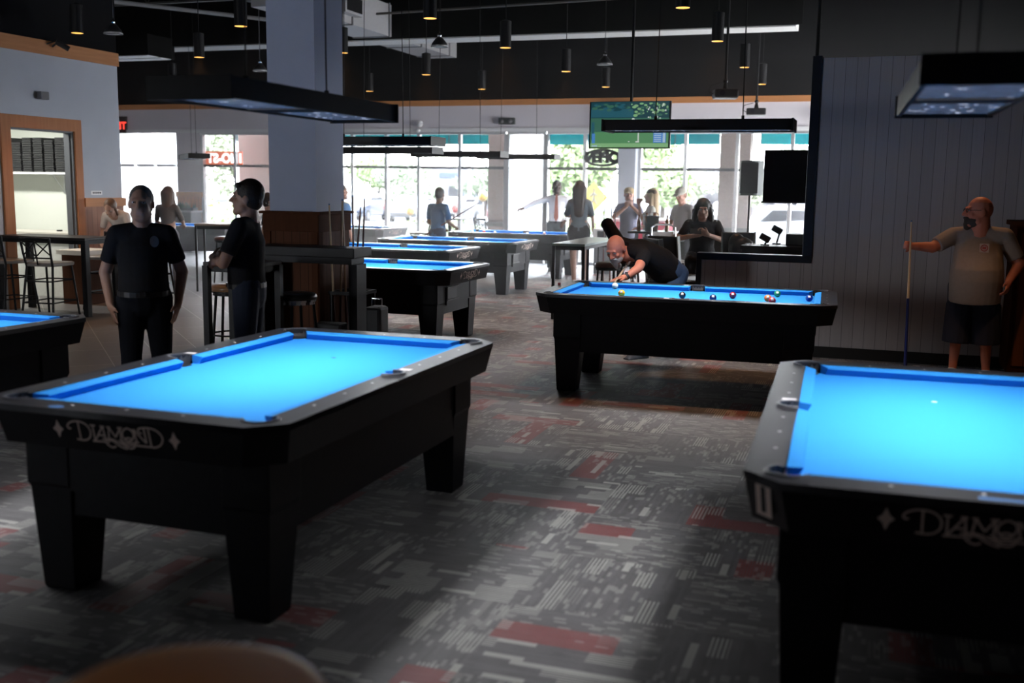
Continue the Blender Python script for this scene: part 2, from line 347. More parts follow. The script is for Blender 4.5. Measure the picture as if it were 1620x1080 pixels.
mb = MB(); mb.b2(LX, LX+.03, D0-.16, D0, 0, DH+.16); mb.b2(LX, LX+.03, D1, D1+.13, 0, DH+.16); mb.b2(LX, LX+.03, D0, D1, DH, DH+.16); S('trim_door_frame', mb, ORANGEZ, bevel=.004)
mb = MB(); mb.b2(LX-.15, LX-.003, D1-.02, D1-.001, 0, DH-.001); mb.b2(LX-.15, LX-.003, D0+.001, D0+.02, 0, DH-.001); mb.b2(LX-.15, LX-.003, D0+.02, D1-.02, DH-.02, DH-.001); mb.b2(LX-.06, LX-.045, D1-.035, D1-.02, 0, DH-.02)
struct(mb.done('door_1', mat('dark_grey_door_jamb', (.10, .105, .12), .5)))
# kitchen behind the door
KW = mat('kitchen_white_wall', (.74, .76, .70), .6, var=.03)
wallbox('wall_kitchen_back', KW, (-12.45, -12.35, 8.8, 12.43, 0, 2.7)); wallbox('wall_kitchen_side', KW, (-12.35, LX-.15, 12.36, 12.43, 0, 2.7)); wallbox('wall_kitchen_near', KW, (-12.35, LX-.15, 8.7, 8.8, 0, 2.7))
wallbox('ceiling_kitchen', KW, (-12.45, LX-.15, 8.7, 12.43, 2.7, 2.75))
kl = thing('ceiling_light', 'white flush ceiling light inside the kitchen beyond the left doorway', 'ceiling light', (-11.4, 11.0, 2.66))
MB().b2(-.55, .55, -.12, .12, 0, .035).done('housing', WHITE, kl)
MB().b2(-.5, .5, -.09, .09, -.012, 0).done('diffuser', mat('lit_diffuser', (.9, .9, .9), .5, emit=(1, 1, .93), es=3), kl)
ld = bpy.data.lights.new('kitchen_tube', 'AREA'); ld.shape = 'RECTANGLE'; ld.size = 1.0; ld.size_y = .2; ld.energy = 75; ld.color = (1, 1, .93)
lo = bpy.data.objects.new('kitchen_tube', ld); C.objects.link(lo); lo.location = (-11.4, 11.0, 2.63)
# partition on the right: half wall, black-framed opening, tall panelled wall
PY = 10.66
mb = MB(); mb.b2(-.53, 3.6, PY, PY+.14, 0, 2.9); mb.b2(-1.61, -.53, PY, PY+.14, 0, .93); S('wall_partition', mb, PANEL)
mb = MB(); mb.b2(-1.66, -.53, PY-.02, PY+.16, .93, 1.0); mb.b2(-1.66, -1.61, PY-.02, PY+.16, 0, .93); mb.b2(-.62, -.53, PY-.02, PY+.16, 1.0, 2.92); S('trim_partition_frame', mb, mat('black_trim_paint', (.014, .015, .02), .4), bevel=.004)
mb = MB(); mb.b2(-1.61, 3.6, PY-.015, PY-.001, 0, .11); S('baseboard_partition', mb, mat('black_rubber_base', (.02, .02, .02), .5))
wallbox('trim_partition_seam', mat('dark_seam', (.05, .05, .05), .6), (-.60, -.597, PY-.003, PY-.001, .11, .93))
# column with oak wainscot
CX0, CX1, CY0, CY1 = -5.31, -4.82, 8.5, 9.03
wallbox('wall_column', mat('column_blue_paint', (.34, .38, .50), .65, var=.05, scale=5), (CX0, CX1, CY0, CY1, 0, 5.3))
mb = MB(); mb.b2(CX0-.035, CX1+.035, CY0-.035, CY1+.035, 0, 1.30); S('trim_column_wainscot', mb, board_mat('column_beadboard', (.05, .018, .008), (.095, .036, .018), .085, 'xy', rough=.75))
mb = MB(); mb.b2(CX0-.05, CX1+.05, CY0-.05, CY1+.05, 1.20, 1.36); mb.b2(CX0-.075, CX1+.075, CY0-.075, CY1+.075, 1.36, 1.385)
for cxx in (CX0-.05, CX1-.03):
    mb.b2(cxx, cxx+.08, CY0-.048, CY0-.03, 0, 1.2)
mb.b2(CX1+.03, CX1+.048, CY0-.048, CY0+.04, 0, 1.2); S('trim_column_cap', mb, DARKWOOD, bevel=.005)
# interior pier in the window wall
wallbox('wall_pier', BLUEWALL, (-4.99, -4.63, WY-.30, WY+.2, 0, 3.36))
# ---------------- windows: frames, mullions, glass
def window(n, x0, x1, mull, door=False, glass=GLASS, fm=ALU, bm_=DARKALU):
    mb = MB(); y0, y1 = WY-.02, WY+.10
    mb.b2(x0, x1, y0, y1, WT-.07, WT); mb.b2(x0, x1, y0, y1, 0, .07)
    for x in [x0]+list(mull)+[x1]: mb.b2(x-.035, x+.035, y0, y1, .07, WT-.07)
    f = struct(mb.done('window_%d' % n, fm, bevel=.004))
    xs = [x0]+list(mull)+[x1]
    for a, b in zip(xs[:-1], xs[1:]):
        q = MB(); q.b2(a+.035, b-.035, WY+.0, WY+.08, 2.0, 2.06); t = q.done('transom_bar', bm_, f)
        q = MB(); q.b2(a+.034, b-.034, WY+.035, WY+.045, .06, WT-.06); q.done('glass_pane', glass, f)
    return f
window(1, -17.85, -16.02, [-17.2, -16.62], glass=GLAREPANE, fm=GLAREPANE, bm_=ALU)  # frame takes the glare white as well
window(2, -15.27, -7.55, [-14.35, -13.05, -11.95, -11.25, -10.4, -9.6, -8.62])
window(3, -7.5, -6.66, [], glass=GLAREPANE, bm_=GLAREPANE)
window(4, -6.62, -5.0, [-5.78])
window(5, -4.6, -.35, [-3.66, -2.62, -1.55])
def added_window(n, axis, c, a0, a1, z0, z1, npane):
    m = MB(); g = []
    for i in range(npane+1):
        q = a0+(a1-a0)*i/npane
        if axis == 'x': m.b2(c-.05, c+.05, q-.03, q+.03, z0, z1)
        else: m.b2(q-.03, q+.03, c-.05, c+.05, z0, z1)
    for z in (z0+.03, z1-.03, 2.03):
        if axis == 'x': m.b2(c-.05, c+.05, a0, a1, z-.03, z+.03)
        else: m.b2(a0, a1, c-.05, c+.05, z-.03, z+.03)
    f = struct(m.done('window_%d' % n, ALU)); m = MB()
    if axis == 'x': m.b2(c-.004, c+.004, a0, a1, z0, z1)
    else: m.b2(a0, a1, c-.004, c+.004, z0, z1)
    m.done('glass_pane', GLASS, f)
added_window(6, 'x', 3.65, 14.6, 20.9, 0, 2.8, 5); added_window(7, 'y', -2.25, -10.8, -9.0, .3, 2.7, 2)  # unseen windows added to bring daylight onto the walls and column
wallbox('trim_window_head', WHITE, (-17.9, -.3, WY-.05, WY-.021, WT-.02, WT+.06))
wallbox('trim_back_wainscot', board_mat('orange_beadboard', (.42, .15, .05), (.60, .24, .09), .1, 'x'), (-16.0, -15.3, WY-.03, WY-.001, 0, 1.28))
wallbox('trim_back_wainscot_cap', ORANGE, (-16.02, -15.28, WY-.05, WY-.001, 1.28, 1.40))

# ================================================================ ceiling: beam, duct, joists
def T(name, mb, m, label, cat, group=None, **k): return tag(mb.done(name, m, **k), label, cat, group)
GREYMET = mat('painted_grey_steel', (.17, .17, .175), .6); DUCTM = mat('galvanised_duct', (.33, .325, .33), .55, .2)
struct(MB().b2(-17.2, -1.3, 17.45, 18.0, 4.2, 5.3).done('trim_soffit_beam', [mat('soffit_paint', (.62, .62, .60), .7)]))
struct(MB().b2(-17.3, -1.2, 17.40, 17.449, 4.22, 5.3).done('trim_soffit_face', CEIL))
dt = thing('air_duct', 'large rectangular grey air duct under the black ceiling right of the column', 'duct', (-8.65, 18.5, 4.25))
mb = MB(); mb.b2(-.35, .35, -4.5, 2.0, 0, .55); mb.done('duct_body', DUCTM, dt)
for yy in (-4.0, -2.6, -1.2, .2, 1.6): MB().b2(-.37, .37, yy-.02, yy+.02, -.015, .57).done('flange', GREYMET, dt)
mb = MB(); mb.b2(.35, .50, -3.1, -2.5, .12, .42); mb.done('outlet_collar', DUCTM, dt); MB().b2(.50, .51, -3.06, -2.54, .16, .38).done('grille', BMETAL, dt)
d2 = thing('air_duct', 'small boxed air duct with pale underside behind the left wall corner', 'duct', (-13.5, 17.0, 3.98))
MB().b2(-.9, .55, -.35, .45, 0, .38).done('duct_body', CEIL, d2); MB().b2(-.85, .5, -.3, .02, -.012, 0).done('access_panel', WHITE, d2); MB().b2(-.85, .5, .1, .4, -.012, 0).done('access_panel', WHITE, d2)
# open-web steel joists running across the room
JM = mat('dusty_steel', (.13, .12, .11), .6)
def joist(y, x0, x1, label, z=4.75, m=JM):
    mb = MB(); mb.b2(x0, x1, y-.03, y+.03, z, z+.035); mb.b2(x0, x1, y-.03, y+.03, z+.42, z+.46); n = int((x1-x0)/.6)
    for i in range(n):
        a = x0+i*(x1-x0)/n; b = x0+(i+1)*(x1-x0)/n; mid = (a+b)/2
        mb.cyl((a, y, z+.02), (mid, y, z+.44), .012, n=5); mb.cyl((mid, y, z+.44), (b, y, z+.02), .012, n=5)
    return T('ceiling_joist', mb, m, label, 'ceiling joist', 'open web steel joists under the black ceiling')
joist(9.4, -18.5, 3.4, 'open web steel joist under the black ceiling, nearest in view')
joist(11.6, -18.5, 3.4, 'open web steel joist under the black ceiling, second from the camera')
joist(13.8, -18.5, 3.4, 'open web steel joist under the black ceiling, third from the camera')
joist(16.0, -18.5, 3.4, 'open web steel joist under the black ceiling, closest to the soffit')
pipe = MB(); pipe.cyl((-13.0, 13.0, 4.55), (-10.4, 17.0, 4.55), .035, n=8); T('sprinkler_pipe', pipe, GREYMET, 'thin grey sprinkler pipe running slanted under the ceiling at upper left', 'pipe')
pipe = MB(); pipe.cyl((-8.0, 16.2, 4.45), (-2.0, 15.6, 4.45), .02, n=8); T('sprinkler_pipe', pipe, JM, 'thin dark pipe crossing under the ceiling before the soffit', 'pipe')
pipe = MB(); pipe.cyl((-10.8, 12.7, 4.6), (-9.5, 16.4, 4.6), .03, n=8); T('sprinkler_pipe', pipe, GREYMET, 'short grey pipe brace under the ceiling left of the column', 'pipe')

# ================================================================ pool tables
PLX, PLY = .495, .99                 # half of the playing surface
HW, HL = .669, 1.164                 # half of the outer top
TOPZ, BEDZ, APZ = .80, .757, .645
def octa(hw, hl, c): return [(-hw+c, -hl), (hw-c, -hl), (hw, -hl+c), (hw, hl-c), (hw-c, hl), (-hw+c, hl), (-hw, hl-c), (-hw, -hl+c)]
def arc(cx, cy, r, a0, a1, n=8): return [(cx+r*math.cos(a0+(a1-a0)*i/n), cy+r*math.sin(a0+(a1-a0)*i/n)) for i in range(n+1)]
CR, SR = .060, .055
def inner_path(ex=.048):
    a, b = PLX+ex, PLY+ex; k = .018; R = CR
    p = []
    # counter-clockwise from the bottom edge, corner pockets as round bites
    p += arc(a-k+.01, -b+k-.01, R, -PI*.75-.55, PI*.25+.55)[0:]
    p += [(a, -SR-.01)]+arc(a+.018, 0, SR, -PI/2-.25, PI/2+.25)+[(a, SR+.01)]
    p += arc(a-k+.01, b-k+.01, R, -PI*.25-.55, PI*.75+.55)
    p += arc(-a+k-.01, b-k+.01, R, PI*.25-.55, PI*1.25+.55)
    p += [(-a, SR+.01)]+arc(-a-.018, 0, SR, PI/2-.25, PI*1.5+.25)+[(-a, -SR-.01)]
    p += arc(-a+k-.01, -b+k-.01, R, PI*.75-.55, PI*1.75+.55)
    return p
def filled(name, loops, z, thick, m, parent, bevel=0.0):
    cu = bpy.data.curves.new(name, 'CURVE'); cu.dimensions = '2D'; cu.fill_mode = 'BOTH'; cu.extrude = thick/2; cu.bevel_depth = bevel
    for lp in loops:
        sp = cu.splines.new('POLY'); sp.points.add(len(lp)-1); sp.use_cyclic_u = True
        for q, (x, y) in zip(sp.points, lp): q.co = (x, y, 0, 1)
    t = bpy.data.objects.new(name, cu); C.objects.link(t); t.location.z = 0; bpy.context.view_layer.update()
    me = bpy.data.meshes.new_from_object(t.evaluated_get(bpy.context.evaluated_depsgraph_get())); C.objects.unlink(t); bpy.data.objects.remove(t)
    for v in me.vertices: v.co.z += z
    me.materials.clear(); me.materials.append(m)
    o = bpy.data.objects.new(name, me); C.objects.link(o); o.parent = parent; return o
def cushion(x0, y0, x1, y1, nx, ny, ma, mbb, parent):
    """blue cushion from (x0,y0) to (x1,y1) along the rail edge; (nx,ny) points to the bed; ma/mbb = mitre setbacks at the nose"""
    d = Vector((x1-x0, y1-y0)); L = d.length; d.normalize(); n = Vector((nx, ny)); m = MB()
    prof = [(0, TOPZ-.001), (.046, TOPZ-.007), (.050, TOPZ-.012), (.032, BEDZ+.001), (0, BEDZ+.001)]
    def ring(s0, mt, sg): return [Vector((x0, y0, 0))+Vector((d.x, d.y, 0))*(s0+sg*mt*(q/.05))+Vector((n.x, n.y, 0))*q+Vector((0, 0, z)) for q, z in prof]
    m.loft([ring(0, ma, 1), ring(L, mbb, -1)]); return m.done('cushion', CLOTH, parent)
LOGO_STROKES = [
 [(285, 205), (258, 205), (246, 172), (275, 133), (330, 112), (400, 118), (460, 148), (500, 205), (510, 268), (495, 325), (455, 360), (400, 366), (335, 350)],
 [(378, 122), (382, 350)], [(515, 165), (578, 175)], [(547, 172), (550, 375)], [(522, 377), (672, 390)], [(550, 378), (660, 190)], [(632, 184), (684, 190)], [(664, 190), (678, 360)],
 [(596, 298), (668, 304)], [(640, 350), (704, 360)], [(708, 194), (752, 200)], [(735, 200), (716, 352)], [(735, 200), (800, 330)], [(800, 330), (865, 214)], [(832, 206), (892, 212)], [(865, 214), (860, 380)], [(830, 374), (888, 386)],
 [(945, 212), (990, 240), (1012, 300), (990, 362), (945, 386), (902, 362), (880, 300), (902, 240), (945, 212)], [(905, 355), (935, 342), (970, 352), (985, 375)],
 [(998, 234), (1040, 240)], [(1020, 240), (1036, 400)], [(1008, 398), (1060, 406)], [(1022, 240), (1146, 412)], [(1146, 412), (1140, 222)],
 [(1108, 282), (1082, 276), (1070, 246), (1084, 220), (1120, 212), (1200, 214), (1275, 246), (1328, 312), (1334, 375), (1300, 440), (1240, 468), (1180, 462), (1000, 440)], [(1188, 216), (1196, 458)],
 [(785, 452), (745, 466), (700, 440), (676, 395), (690, 358), (735, 352), (790, 378), (850, 418), (920, 440), (1000, 440)], [(706, 415), (705, 385), (730, 372), (770, 390), (830, 450), (912, 492)],
 [(850, 408), (1010, 414), (1004, 455), (970, 482), (920, 470), (868, 425)]]
def logo(parent, sgn):
    """maker's logo on the short apron; sgn=-1 for the -Y end, +1 for the +Y end"""
    tilt = math.atan2(.028, TOPZ-.012-APZ)
    ux = Vector((-sgn, 0, 0)); uz = Vector((0, sgn*math.cos(tilt), -math.sin(tilt))); uy = uz.cross(ux)
    org = Vector((0, sgn*(HL-.0165), .709)); m = MB(); kx, ky = .565/1465, .00030
    def q(x, y): return ((x-800)*kx, -(y-.131*(x-70)-245)*ky)
    for st in LOGO_STROKES: m.ribbon([q(*p) for p in st], .0062, org, ux, uy, uz, .0022)
    for cx, cy in ((128, 210), (1467, 385)):
        a, b = q(cx, cy); pts = [(0, .036), (.010, .012), (.024, 0), (.010, -.012), (0, -.036), (-.010, -.012), (-.024, 0), (-.010, .012)]
        m.poly([org+ux*(a+u)+uy*(b+v)+uz*.0022 for u, v in pts])
    return m.done('logo_lettering', LOGO, parent)
def rail_sights(parent):
    pts = []
    for k in (1, 2, 3, 5, 6, 7):
        for sg in (-1, 1): pts.append((sg*(PLX+.096), -PLY+k*PLY/4, 1))
    for k in (-1, 0, 1):
        for sg in (-1, 1): pts.append((k*PLX/2, sg*(PLY+.096), 0))
    for x, y, v in pts:
        m = MB(); a, b = (.007, .007) if v else (.007, .007)
        m.prism([(x+a, y), (x, y+b), (x-a, y), (x, y-b)] if False else arc(x, y, .0068, 0, 2*PI-.5, 9), TOPZ-.001, TOPZ+.0008); m.done('rail_sight', SIGHT, parent)
def make_table(label, loc, rz, group):
    t = thing('pool_table', label, 'pool table', loc, rz, group)
    filled('rail_top', [octa(HW, HL, .115), inner_path()], TOPZ-.0125, .025, RAIL, t)
    m = MB(); zs = [(TOPZ-.012, 0), (TOPZ-.020, .001), (TOPZ-.026, .004), (APZ, .030)]
    def ocr(ins, z): return [Vector((x, y, z)) for x, y in octa(HW-ins, HL-ins, .115)]
    m.loft([ocr(i, z) for z, i in zs]+[ocr(.075, APZ), ocr(.075, APZ+.06)], cap=False); m.done('apron', BLACK, t)
    m = MB(); m.b2(-PLX-.05, PLX+.05, -PLY-.05, PLY+.05, BEDZ-.03, BEDZ); m.done('bed', CLOTH, t)
    a, b = PLX+.05, PLY+.05; g = .068; s = .062
    cushion(-a+g, -b, a-g, -b, 0, 1, .035, .035, t); cushion(-a+g, b, a-g, b, 0, -1, .035, .035, t)
    for sx_ in (-1, 1):
        cushion(sx_*a, -b+g, sx_*a, -s, -sx_, 0, .035, .012, t); cushion(sx_*a, s, sx_*a, b-g, -sx_, 0, .012, .035, t)
    for px, py, r in [(sx_*(a-.008), sy*(b-.008), CR) for sx_ in (-1, 1) for sy in (-1, 1)]+[(sx_*(a+.018), 0, SR) for sx_ in (-1, 1)]:
        ang = math.atan2(py, px) if abs(py) > .1 else (0 if px > 0 else PI)
        if abs(py) > .1: ang = math.atan2(math.copysign(1, py), math.copysign(1, px))
        m = MB(); m.mi = 0
        outer = arc(px, py, r+.016, ang-1.9, ang+1.9, 14); inn = arc(px, py, r-.006, ang-1.9, ang+1.9, 14)
        prof = [[Vector((x, y, TOPZ-.004)) for x, y in outer], [Vector((x, y, TOPZ+.006)) for x, y in arc(px, py, r+.010, ang-1.9, ang+1.9, 14)], [Vector((x, y, TOPZ+.006)) for x, y in arc(px, py, r, ang-1.9, ang+1.9, 14)], [Vector((x, y, TOPZ-.06)) for x, y in inn]]
        m.loft(prof, cap=False, closed=False); m.mi = 1
        m.prism(arc(px, py, r-.004, 0, 2*PI-.35, 17), BEDZ-.02, BEDZ+.0015); m.done('pocket', [GPLAST, BPLAST], t)
    m = MB(); body = .125
    m.b2(-HW+body, HW-body, -HL+.17, HL-.17, .33, APZ+.05); m.done('cabinet', BLACK, t)
    for sy in (-1, 1):
        m = MB(); m.b2(-HW+body+.003, HW-body-.003, sy*(HL-.17), sy*(HL-.155), .43, APZ+.04); m.done('end_panel', BLACK, t)
    for sx_ in (-1, 1):
        for sy in (-1, 1):
            m = MB(); ox, oy = sx_*(HW-body+.012), sy*(HL-.15)
            def rg(z, ins, w_, l_): return [Vector((ox-sx_*ins, oy-sy*ins, z)), Vector((ox-sx_*(ins+w_), oy-sy*ins, z)), Vector((ox-sx_*(ins+w_), oy-sy*(ins+l_), z)), Vector((ox-sx_*ins, oy-sy*(ins+l_), z))]
            m.loft([rg(0, .035, .15, .15), rg(.012, .030, .155, .155), rg(.43, .008, .20, .22), rg(.45, 0, .205, .225), rg(APZ+.01, 0, .205, .225)])
            m.done('leg', BLACK, t, bevel=.004)
    # ball return box on the +Y end
    m = MB(); m.b2(.06, .34, HL-.155, HL-.135, .42, .60); m.mi = 1; m.b2(.05, .35, HL-.135, HL-.12, .60, .612); m.b2(.05, .35, HL-.135, HL-.12, .47, .482); m.mi = 2; m.b2(.075, .325, HL-.135, HL-.132, .482, .60)
    m.done('ball_return', [BLACK, GREYMET, BPLAST], t)
    rail_sights(t); logo(t, -1); logo(t, 1)
    for sx_, sy, side in ((-1, -1, 0),):
        pass
    for sx_ in (-1, 1):
        m = MB(); m.b2(sx_*(PLX+.062), sx_*(PLX+.118), .085, .125, TOPZ-.0005, TOPZ+.0006); m.done('rail_sticker', mat('white_sticker', (.75, .72, .74), .4), t)
    return t
G_T = 'pool tables with bright blue cloth'
T1 = make_table('black pool table with blue cloth nearest the camera at left, silver logo on its end', (-2.568, 4.191, 0), 0, G_T)
def number_plate(t, txt):
    c = .115; p = Vector((-HW+c/2+.012, -HL+c/2+.012, .722)); nrm = Vector((-1, -1, -.18)).normalized(); ux = Vector((1, -1, 0)).normalized(); uy = nrm.cross(ux)*1
    if uy.z < 0: uy = -uy
    R = Matrix((ux, uy, nrm)).transposed(); mm = MB(); o_ = p+nrm*.004
    mm.poly([o_+ux*a*.033+uy*b*.048 for a, b in ((-1, -1), (1, -1), (1, 1), (-1, 1))]); pl = mm.done('number_plate', LOGO, t)
    text_obj('number', txt, .105, BPLAST, pl, o_+nrm*.001, R.to_euler(), .0006, .004)
t1n = T1
def T_(label, x, y, rz): return dup(T1, (x, y, 0), rz, label, G_T)
T3 = T_('black pool table with blue cloth in the right foreground, numbered 1', .318, 4.2, .029)
T2 = T_('black pool table with coloured balls on it, before the grey panelled wall', -1.377, 8.552, PI/2+.036)
T7 = T_('black pool table cut off by the left edge beside the standing men', -5.23, 4.13, 0)
T4 = T_('black pool table directly behind the column and ledge, logo facing right', -5.10, 10.17, -PI/2)
T4b = T_('black pool table in the second row behind the column', -6.30, 13.05, -PI/2)
T5 = T_('black pool table in the third row, before the man in blue', -6.18, 15.40, -PI/2)
T6 = T_('black pool table closest to the bright glass doors, balls on its cloth', -6.22, 18.42, -PI/2)
T8 = T_('pool table greyed for window glare, by the windows, partly behind the column', -10.0, 18.7, -PI/2)
T9 = T_('pool table greyed for window glare, far left, seen between the two figures in black', -12.55, 17.5, -PI/2)
number_plate(T1, '2'); number_plate(T3, '1')
GLAREGREY = mat('glare_grey_laminate', (.22, .22, .23), .4)
for t in (T8, T9):      # window glare on the two left tables is painted in as grey
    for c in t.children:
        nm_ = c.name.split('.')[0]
        if nm_ in ('rail_top', 'apron', 'cabinet', 'end_panel', 'leg'): c.material_slots[0].link = 'OBJECT'; c.material_slots[0].material = GLAREGREY
for t, s in ((T1, -1), (T3, 1)):
    m = MB()
    if s < 0: m.prism([(x*1.6, y) for x, y in arc(-.28/1.6, -PLY-.145, .02, 0, 2*PI-.4, 15)], TOPZ-.0005, TOPZ+.0008)
    else: m.b2(-.02, .10, -PLY-.150, -PLY-.125, TOPZ-.0005, TOPZ+.0008)
    m.done('badge', mat('blue_badge', (.10, .25, .55), .4), t)
# foot spot on the cloth
for t, (x, y), m_ in ((T1, (-.0, .495), BPLAST), (T3, (.0, .495), SIGHT)):
    m = MB(); m.prism(arc(x, y, .012, 0, 2*PI-.5, 10), BEDZ, BEDZ+.0006); m.done('foot_spot', m_, t)
# balls on the table before the panelled wall
def ball(name, x, y, z, col, label, stripe=False, R=.0286, grp='pool balls on the table before the panelled wall'):
    m = MB(); m.ell((0, 0, 0), R, nu=24, nv=16); 
    wm = mat('ball_white', (.85, .84, .78), .12, coat=.5, var=.03); cm = mat(name+'_resin', col, .1, coat=.6, var=.05)
    o = m.done(name, [cm, wm], smooth=True)
    d = Vector((.1, -.85, .5)).normalized()
    for p in o.data.polygons:
        c = p.center.normalized()
        if (c.dot(d) > .94 and name != 'cue_ball') or (stripe and abs(c.z) > .55): p.material_index = 1
    o.location = (x, y, z); return tag(o, label, 'pool ball', grp)
bz = BEDZ+.0286
ball('cue_ball', -2.10, 8.94, bz, (.85, .84, .76), 'white cue ball in front of the bending player')
ball('yellow_ball', -1.90, 8.33, bz, (.95, .42, .01), 'yellow pool ball near the front rail below the cue ball')
ball('eight_ball', -1.41, 8.39, bz, (.012, .012, .018), 'black pool ball near the middle of the cloth')
ball('navy_ball', -1.15, 8.30, bz, (.02, .03, .12), 'dark blue pool ball half hidden behind the front rail')
ball('maroon_ball', -1.03, 8.58, bz, (.25, .01, .025), 'maroon pool ball right of the black one')
ball('orange_ball', -.74, 8.47, bz, (.85, .16, .03), 'orange pool ball left of the green one')
ball('red_ball', -.69, 8.29, bz, (.60, .02, .03), 'red pool ball low behind the front rail under the orange one')
ball('green_ball', -.70, 8.88, bz, (.02, .28, .10), 'green pool ball nearest the far rail')
ball('blue_ball', -.43, 8.64, bz, (.01, .06, .42), 'blue pool ball at the right end of the cloth')
G_FB = 'pool balls on the table by the glass doors'
for i, (x, y, col, nm) in enumerate([(-6.62, 18.3, (.8, .8, .76), 'white'), (-6.95, 18.6, (.7, .1, .1), 'red'), (-5.95, 18.2, (.8, .8, .76), 'cream'), (-5.70, 18.45, (.8, .35, .3), 'pink'), (-7.05, 18.25, (.8, .6, .2), 'amber')]):
    ball(nm+'_ball', x, y, bz, col, nm+' pool ball on the far table by the glass doors', grp=G_FB)
m = MB(); m.box((0, 0, .0105), (.021, .021, .021)); o = T('chalk_cube', m, mat('maroon_chalk', (.16, .03, .04), .9), 'dark red chalk cube on the left end rail of the ball-strewn table', 'chalk'); o.location = (-2.52, 8.62, TOPZ)

# ---------------- light fixtures over the tables
G_L = 'long black light boxes hung over the pool tables'
def make_fixture(label, loc, rz):
    f = thing('table_light', label, 'table light', loc, rz, G_L); L, W_, H_ = .74, .19, .085
    m = MB(); t = .018
    m.b2(-W_, W_, -L, -L+t, 0, H_); m.b2(-W_, W_, L-t, L, 0, H_); m.b2(-W_, -W_+t, -L, L, 0, H_); m.b2(W_-t, W_, -L, L, 0, H_); m.b2(-W_, W_, -L, L, H_-.01, H_)
    m.b2(-W_, W_, -.09, .09, .004, .03); m.done('housing', BMETAL, f)
    for s in (-1, 1):
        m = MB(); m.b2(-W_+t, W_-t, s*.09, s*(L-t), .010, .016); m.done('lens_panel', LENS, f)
        m = MB(); m.b2(-W_-.008, W_+.008, s*(L+.001), s*(L+.014), -.006, H_+.004); m.done('end_cap', BMETAL, f)
        m = MB(); m.cyl((0, s*.35, H_), (0, s*.35, H_+.04), .012); m.cyl((0, s*.35, H_+.04), (0, s*.35*.9, 5.25-loc[2]), .004, n=6); m.done('suspension_rod', BMETAL, f)
    return f
FIX = [('black light box hung over the nearest left pool table', -2.56, 4.28, 1.965, 0), ('black light box hung over the right foreground pool table', .29, 4.2, 1.965, .029),
 ('black light box before the television, over the table with balls', -1.36, 8.55, 2.10, PI/2), ('black light box over the table behind the column, lowest of the row', -5.07, 10.17, 2.05, PI/2),
 ('black light box over the second row pool table, just under the first', -6.30, 13.05, 2.06, PI/2), ('black light box over the third row pool table, middle of the windows', -6.18, 15.4, 2.085, PI/2),
 ('black light box nearest the bright glass doors', -6.22, 18.42, 2.14, PI/2), ('thin light box above the far left pool table', -12.4, 17.2, 2.08, .75), ('black light box over the table at the left edge, outside the frame', -5.23, 4.13, 1.965, 0)]
f0 = None
for lb, x, y, z, rz in FIX:
    f = make_fixture(lb, (x, y, z), rz) if f0 is None else dup(f0, (x, y, z), rz, lb, G_L)
    for c_ in f.children:
        if c_.name.startswith('suspension_rod'): c_.scale.z = (5.29-z)/3.285
    if f0 is None: f0 = f
    ld = bpy.data.lights.new('table_lamp', 'AREA'); ld.shape = 'RECTANGLE'; ld.size = .33; ld.size_y = 1.38; ld.energy = 34; ld.color = (.97, .98, 1); ld.spread = 2.0
    lo = bpy.data.objects.new('table_lamp', ld); C.objects.link(lo); lo.location = (x, y, z+.008); lo.rotation_euler = (0, 0, rz)
# ---------------- pendant cylinders and bowl pendants
WARMM = mat('warm_lit_baffle', (.7, .45, .15), .4, emit=(1, .50, .12), es=1.6)
def make_pend(label, loc):
    p = thing('pendant_light', label, 'pendant light', loc, 0, 'black cylinder pendants under the dark ceiling')
    m = MB(); m.lathe([(.070, 0), (.075, 0), (.075, .34), (.02, .36), (.0, .36)], n=20, cap=False); m.done('shade', BMETAL, p, smooth=False)
    m = MB(); m.lathe([(.071, .001), (.058, .03), (.0, .03)], n=20, cap=False); m.done('reflector', WARMM, p)
    m = MB(); m.cyl((0, 0, .35), (0, 0, 5.3-loc[2]), .007, n=6); m.done('stem', BMETAL, p); return p
PX = {0: -9.48, 1: -7.12, 2: -4.71, 3: -1.93, 4: .75}; PYR = {-1: 8.3, 0: 10.85, 1: 13.35, 2: 16.25, 3: 18.87}
cw = {0: 'leftmost', 1: 'left of the column', 2: 'second from the right', 3: 'rightmost', 4: 'far right'}; rw = {-1: 'nearest', 0: 'first', 1: 'second', 2: 'third', 3: 'farthest'}
p0 = None
for ci, x in PX.items():
    for ri, y in PYR.items():
        if (ci == 4 and ri > 0) or (ri == -1 and ci in (0, 2)): continue
        xx = x
        if ci == 0 and ri == 2: continue
        lb = 'black cylinder pendant, %s row from the camera, %s' % (rw[ri], {0: 'file by the left wall', 1: 'file near the column', 2: 'file above the middle tables', 3: 'file right of the television', 4: 'over the panelled wall'}[ci])
        q = make_pend(lb, (xx, y, 3.45)) if p0 is None else dup(p0, (xx, y, 3.45), 0, lb)
        if p0 is None: p0 = q
        ld = bpy.data.lights.new('pendant_bulb', 'SPOT'); ld.energy = 90; ld.color = (1, .50, .22); ld.spot_size = 1.35; ld.spot_blend = .7; ld.shadow_soft_size = .05
        lo = bpy.data.objects.new('pendant_bulb', ld); C.objects.link(lo); lo.location = (xx, y, 3.44)
dup(p0, (-.55, -.3, 3.45), 0, 'unseen black cylinder pendant added above the camera to light the tan seat')  # unseen pendant, added to warm the tan foreground seat
ld = bpy.data.lights.new('pendant_bulb', 'SPOT'); ld.energy = 14; ld.color = (1, .50, .22); ld.spot_size = 1.35; ld.spot_blend = .7; ld.shadow_soft_size = .05
lo = bpy.data.objects.new('pendant_bulb', ld); C.objects.link(lo); lo.location = (-.55, -.3, 3.44)
dup(p0, (-12.36, 16.57, 3.45), 0, 'black cylinder pendant above the far left windows, over the thin light box')
